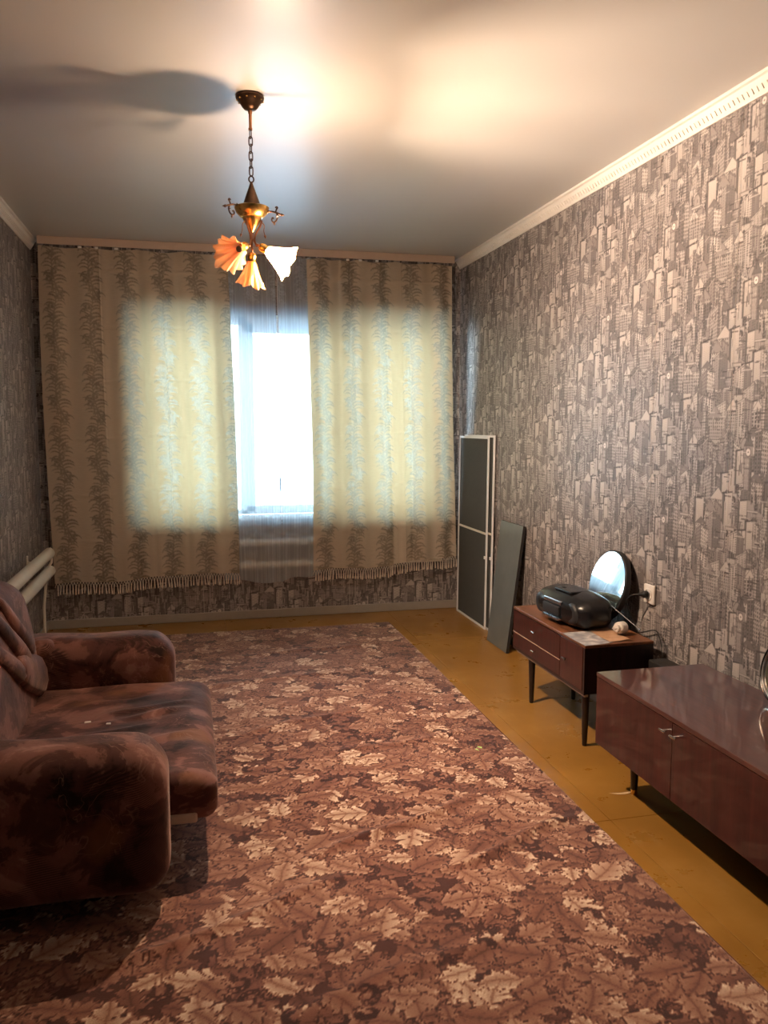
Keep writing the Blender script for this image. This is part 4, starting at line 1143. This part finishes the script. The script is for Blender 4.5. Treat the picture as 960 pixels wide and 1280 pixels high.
for (x, y) in ((sx0+.11, sy1-.095), (sx0+.11, sy0+.10), (sx1-.08, sy1-.095), (sx1-.08, sy0+.10)):
    lg = MB().add(*lathe([(.0105, .018), (.0125, .03), (.019, .1775), (0, .1778)], (x, y, 0), (0, 0, 1), 20)).build('leg', M['leg_black'], sb)
    MB().add(*lathe([(0, 0.0003), (.011, 0.0003), (.013, .006), (.0125, .020), (0, .0201)], (x, y, 0), (0, 0, 1), 20)).build('foot_cap', M['brass'], lg)
round_mirror('round mirror in a black and chrome rim leaning on the wall above the sideboard', 2.285, 1.888, 1.945, 0.225, sz1+.008, 0.15, th=.018, rim=.020, chrome=True)

# ------------------------------------------------------------------ chandelier
CX, CY = 0.251, 3.18
ch = thing('chandelier', 'bronze and brass three-arm chandelier with amber flower shades, one lit', 'lamp', (CX, CY, H))
can = MB().add(*lathe([(0, 0), (.050, -.0005), (.0525, -.008), (.050, -.016), (.038, -.026), (.030, -.040), (.022, -.049), (.010, -.052), (0, -.052)], (CX, CY, H), (0, 0, 1), 40)).build('ceiling_cup', M['bronze'], ch)
for k in range(10):
    a = 2*PI*k/10; MB().add(*rbox(CX+.047*math.cos(a), CY+.047*math.sin(a), H-.019, .007, .007, .005, .0022, 1, (1, 1, 1))).build('bead', M['brass'], can)
MB().add(*lathe([(0, 0), (.0075, 0), (.0075, -.012), (.0055, -.014), (.0055, -.062), (.0075, -.064), (.0075, -.072), (0, -.073)], (CX, CY, 2.5495), (0, 0, 1), 16)).build('rod', M['copper'], ch)
z = 2.478; i = 0
def link(zc, h, w, rot, r=.0022):
    P = []
    for k in range(16):
        a = 2*PI*k/16; x = w*math.cos(a); zz = (h/2-w)*(1 if math.sin(a) > 0 else -1)+w*math.sin(a)
        if abs(math.sin(a)) < 1e-6: zz = 0
        P.append((CX+x*math.cos(rot), CY+x*math.sin(rot), zc+zz))
    return tube(P, r, 6, False, True)
while z > 2.325:
    MB().add(*link(z-.013, .034, .0072, (0.35 if i % 2 else 0.35+PI/2))).build('chain_link', M['bronze'], ch); z -= .0265; i += 1
MB().add(*tube([(CX+.009*math.cos(a), CY+.002*math.sin(a)*0, 2.303+.011*math.sin(a)) for a in np.linspace(0, 2*PI, 17)[:-1]], .0028, 7, False, True)).build('ring', M['bronze'], ch)
MB().add(*lathe([(0, 2.293), (.004, 2.292), (.008, 2.280), (.034, 2.207), (0, 2.206)], (CX, CY, 0), (0, 0, 1), 36)).build('cone', M['bronze'], ch)
MB().add(*lathe([(.030, 2.205), (.060, 2.204), (.065, 2.201), (.0645, 2.196), (.058, 2.182), (.046, 2.169), (.040, 2.165), (.036, 2.1645)], (CX, CY, 0), (0, 0, 1), 44)).build('bowl', M['brass'], ch)
MB().add(*lathe([(.037, 2.166), (.0345, 2.160), (.028, 2.146), (.016, 2.128), (.006, 2.112), (0, 2.110)], (CX, CY, 0), (0, 0, 1), 36)).build('cup', M['brass'], ch)

def shade(neck, d, L, r1, seed, npet=6, lit=False):
    x, y, dd = frame_of(d); neck = Vector(neck)
    nu, nv = 96, 26; rng = np.random.RandomState(seed)
    P = np.zeros((nv, nu+1, 3)); A = np.zeros((nv, nu+1))
    pl_ = rng.uniform(-.18, .22, npet)
    for j in range(nv):
        v = j/(nv-1)
        for i in range(nu+1):
            a = 2*PI*i/nu; ph = a*npet/(2*PI); k = int(ph) % npet; f = ph-int(ph)
            pet = math.sin(PI*f)**0.6
            le = L*v*(1+(0.16*pet+pl_[k]*0.6*pet-0.05)*v*v)
            r = 0.0135+(r1-.0135)*(0.70*v**0.75+0.30*v**3)
            r += v**3*0.007*math.cos(2*PI*f*2)+v**2*.004*pet+0.0012*math.sin(a*24)*v
            r *= (1+.18*v**4*pl_[k])
            p = neck+dd*le+(x*math.cos(a)+y*math.sin(a))*r
            P[j, i] = p; A[j, i] = v
    return P, A
arms = [   # socket point, shade direction, label suffix
    ((CX+.052, CY-.008, 2.048), (0.85, -0.16, -0.50), 11, True),
    ((CX-.040, CY-.045, 2.046), (-0.50, -0.74, -0.42), 5, False),
    ((CX-.002, CY+.020, 2.012), (-0.06, 0.28, -0.95), 8, False)]
for (p, d, sd, lit) in arms:
    p = Vector(p); d = Vector(d).normalized(); h = Vector((p.x-CX, p.y-CY, 0)); hl = max(h.length, .02); h = h.normalized() if h.length > .001 else Vector((0, 1, 0))
    c0 = Vector((CX, CY, 0))
    s = p-d*.030
    pts = [c0+h*.036+Vector((0, 0, 2.155)), c0+h*.030+Vector((0, 0, 2.135)), c0+h*.013+Vector((0, 0, 2.105)), c0+h*.009+Vector((0, 0, 2.08)), c0+h*min(.018, hl*.6)+Vector((0, 0, 2.06)), s-d*.010, s]
    ar = MB().add(*tube(smooth_pts(pts, 5), .0038, 8)).build('arm', M['copper'], ch)
    # tendril hanging beside the arm
    q = h.cross(Vector((0, 0, 1)))
    tp = [c0+h*.034+Vector((0, 0, 2.150)), c0+h*.046+q*.008+Vector((0, 0, 2.135)), c0+h*.044+q*.012+Vector((0, 0, 2.115)), c0+h*.048+q*.014+Vector((0, 0, 2.098))]
    MB().add(*tube(smooth_pts(tp, 5), .0016, 6)).add(*lathe([(0, -.004), (.0045, .002), (.003, .008), (0, .014)], tp[-1], (tp[-1]-tp[-2]), 8)).build('tendril', M['copper'], ar)
    hd = MB().add(*lathe([(0, -.002), (.010, 0), (.015, .006), (.017, .016), (.015, .030), (.0135, .034), (.011, .036), (.011, .052), (0, .053)], s, d, 24)).build('lamp_holder', M['brass'], ch)
    P, A = shade(p, d, .096 if sd != 8 else .082, .060 if sd != 8 else .047, sd, lit=lit)
    so_ = grid_mesh('lamp_shade', P, M['petal'], ch, A)
    so_['label'] = 'lit flower shade glowing white' if lit else 'unlit amber glass flower shade'
    bp = p+d*.075
    rb = .0125
    prof = [(0, -.040), (.008, -.039), (.0085, -.022), (rb*.8, -.012), (rb, 0), (rb*.86, .009), (rb*.5, .0155), (0, .018)]
    if lit: MB().add(*lathe(prof, bp, d, 20)).build('bulb', M['bulb_on'], ch, sharp=None)
    MB().add(*lathe([(0, .0535), (.0115, .0535), (.0118, .058), (.0095, .060), (0, .060)] if not lit else [(0, .0535), (.009, .0535), (.009, .062), (0, .062)], s, d, 20)).build('socket', M['black_matte'], hd)

# wrought scrolls around the cup
def scroll(ang, z0):
    h = Vector((math.cos(ang), math.sin(ang), 0)); o = Vector((CX, CY, 0))
    W = lambda r, z: o+h*r+Vector((0, 0, z0+z))
    m = MB()
    m.add(*tube(smooth_pts([W(.034, -.012), W(.050, .000), W(.066, .005), W(.085, .003), W(.108, -.006)], 5), [.0034]*21, 7))
    m.add(*lathe([(0, 0), (.006, .004), (.003, .010), (0, .018)], W(.106, -.006), (h+Vector((0, 0, -.1))), 8))
    m.add(*tube(smooth_pts([W(.088, .002), W(.092, .013), W(.096, .019), W(.092, .022), W(.088, .018)], 4), .0030, 6))
    m.add(*tube(smooth_pts([W(.090, .002), W(.096, -.010), W(.092, -.026), W(.082, -.034), W(.074, -.028), W(.076, -.018), W(.081, -.020)], 5), .0030, 6))
    m.add(*lathe([(0, 0), (.004, .004), (0, .013)], W(.084, -.034), (0, 0, -1), 8))
    m.add(*lathe([(0, -.006), (.0075, 0), (0, .006)], W(.062, .005), h, 8))
    m.add(*lathe([(0, -.005), (.0062, 0), (0, .005)], W(.094, -.012), (0, 0, 1), 8))
    return m.build('scroll', M['bronze'], ch)
scroll(math.radians(-12), 2.182); scroll(math.radians(205), 2.196); scroll(math.radians(95), 2.190)
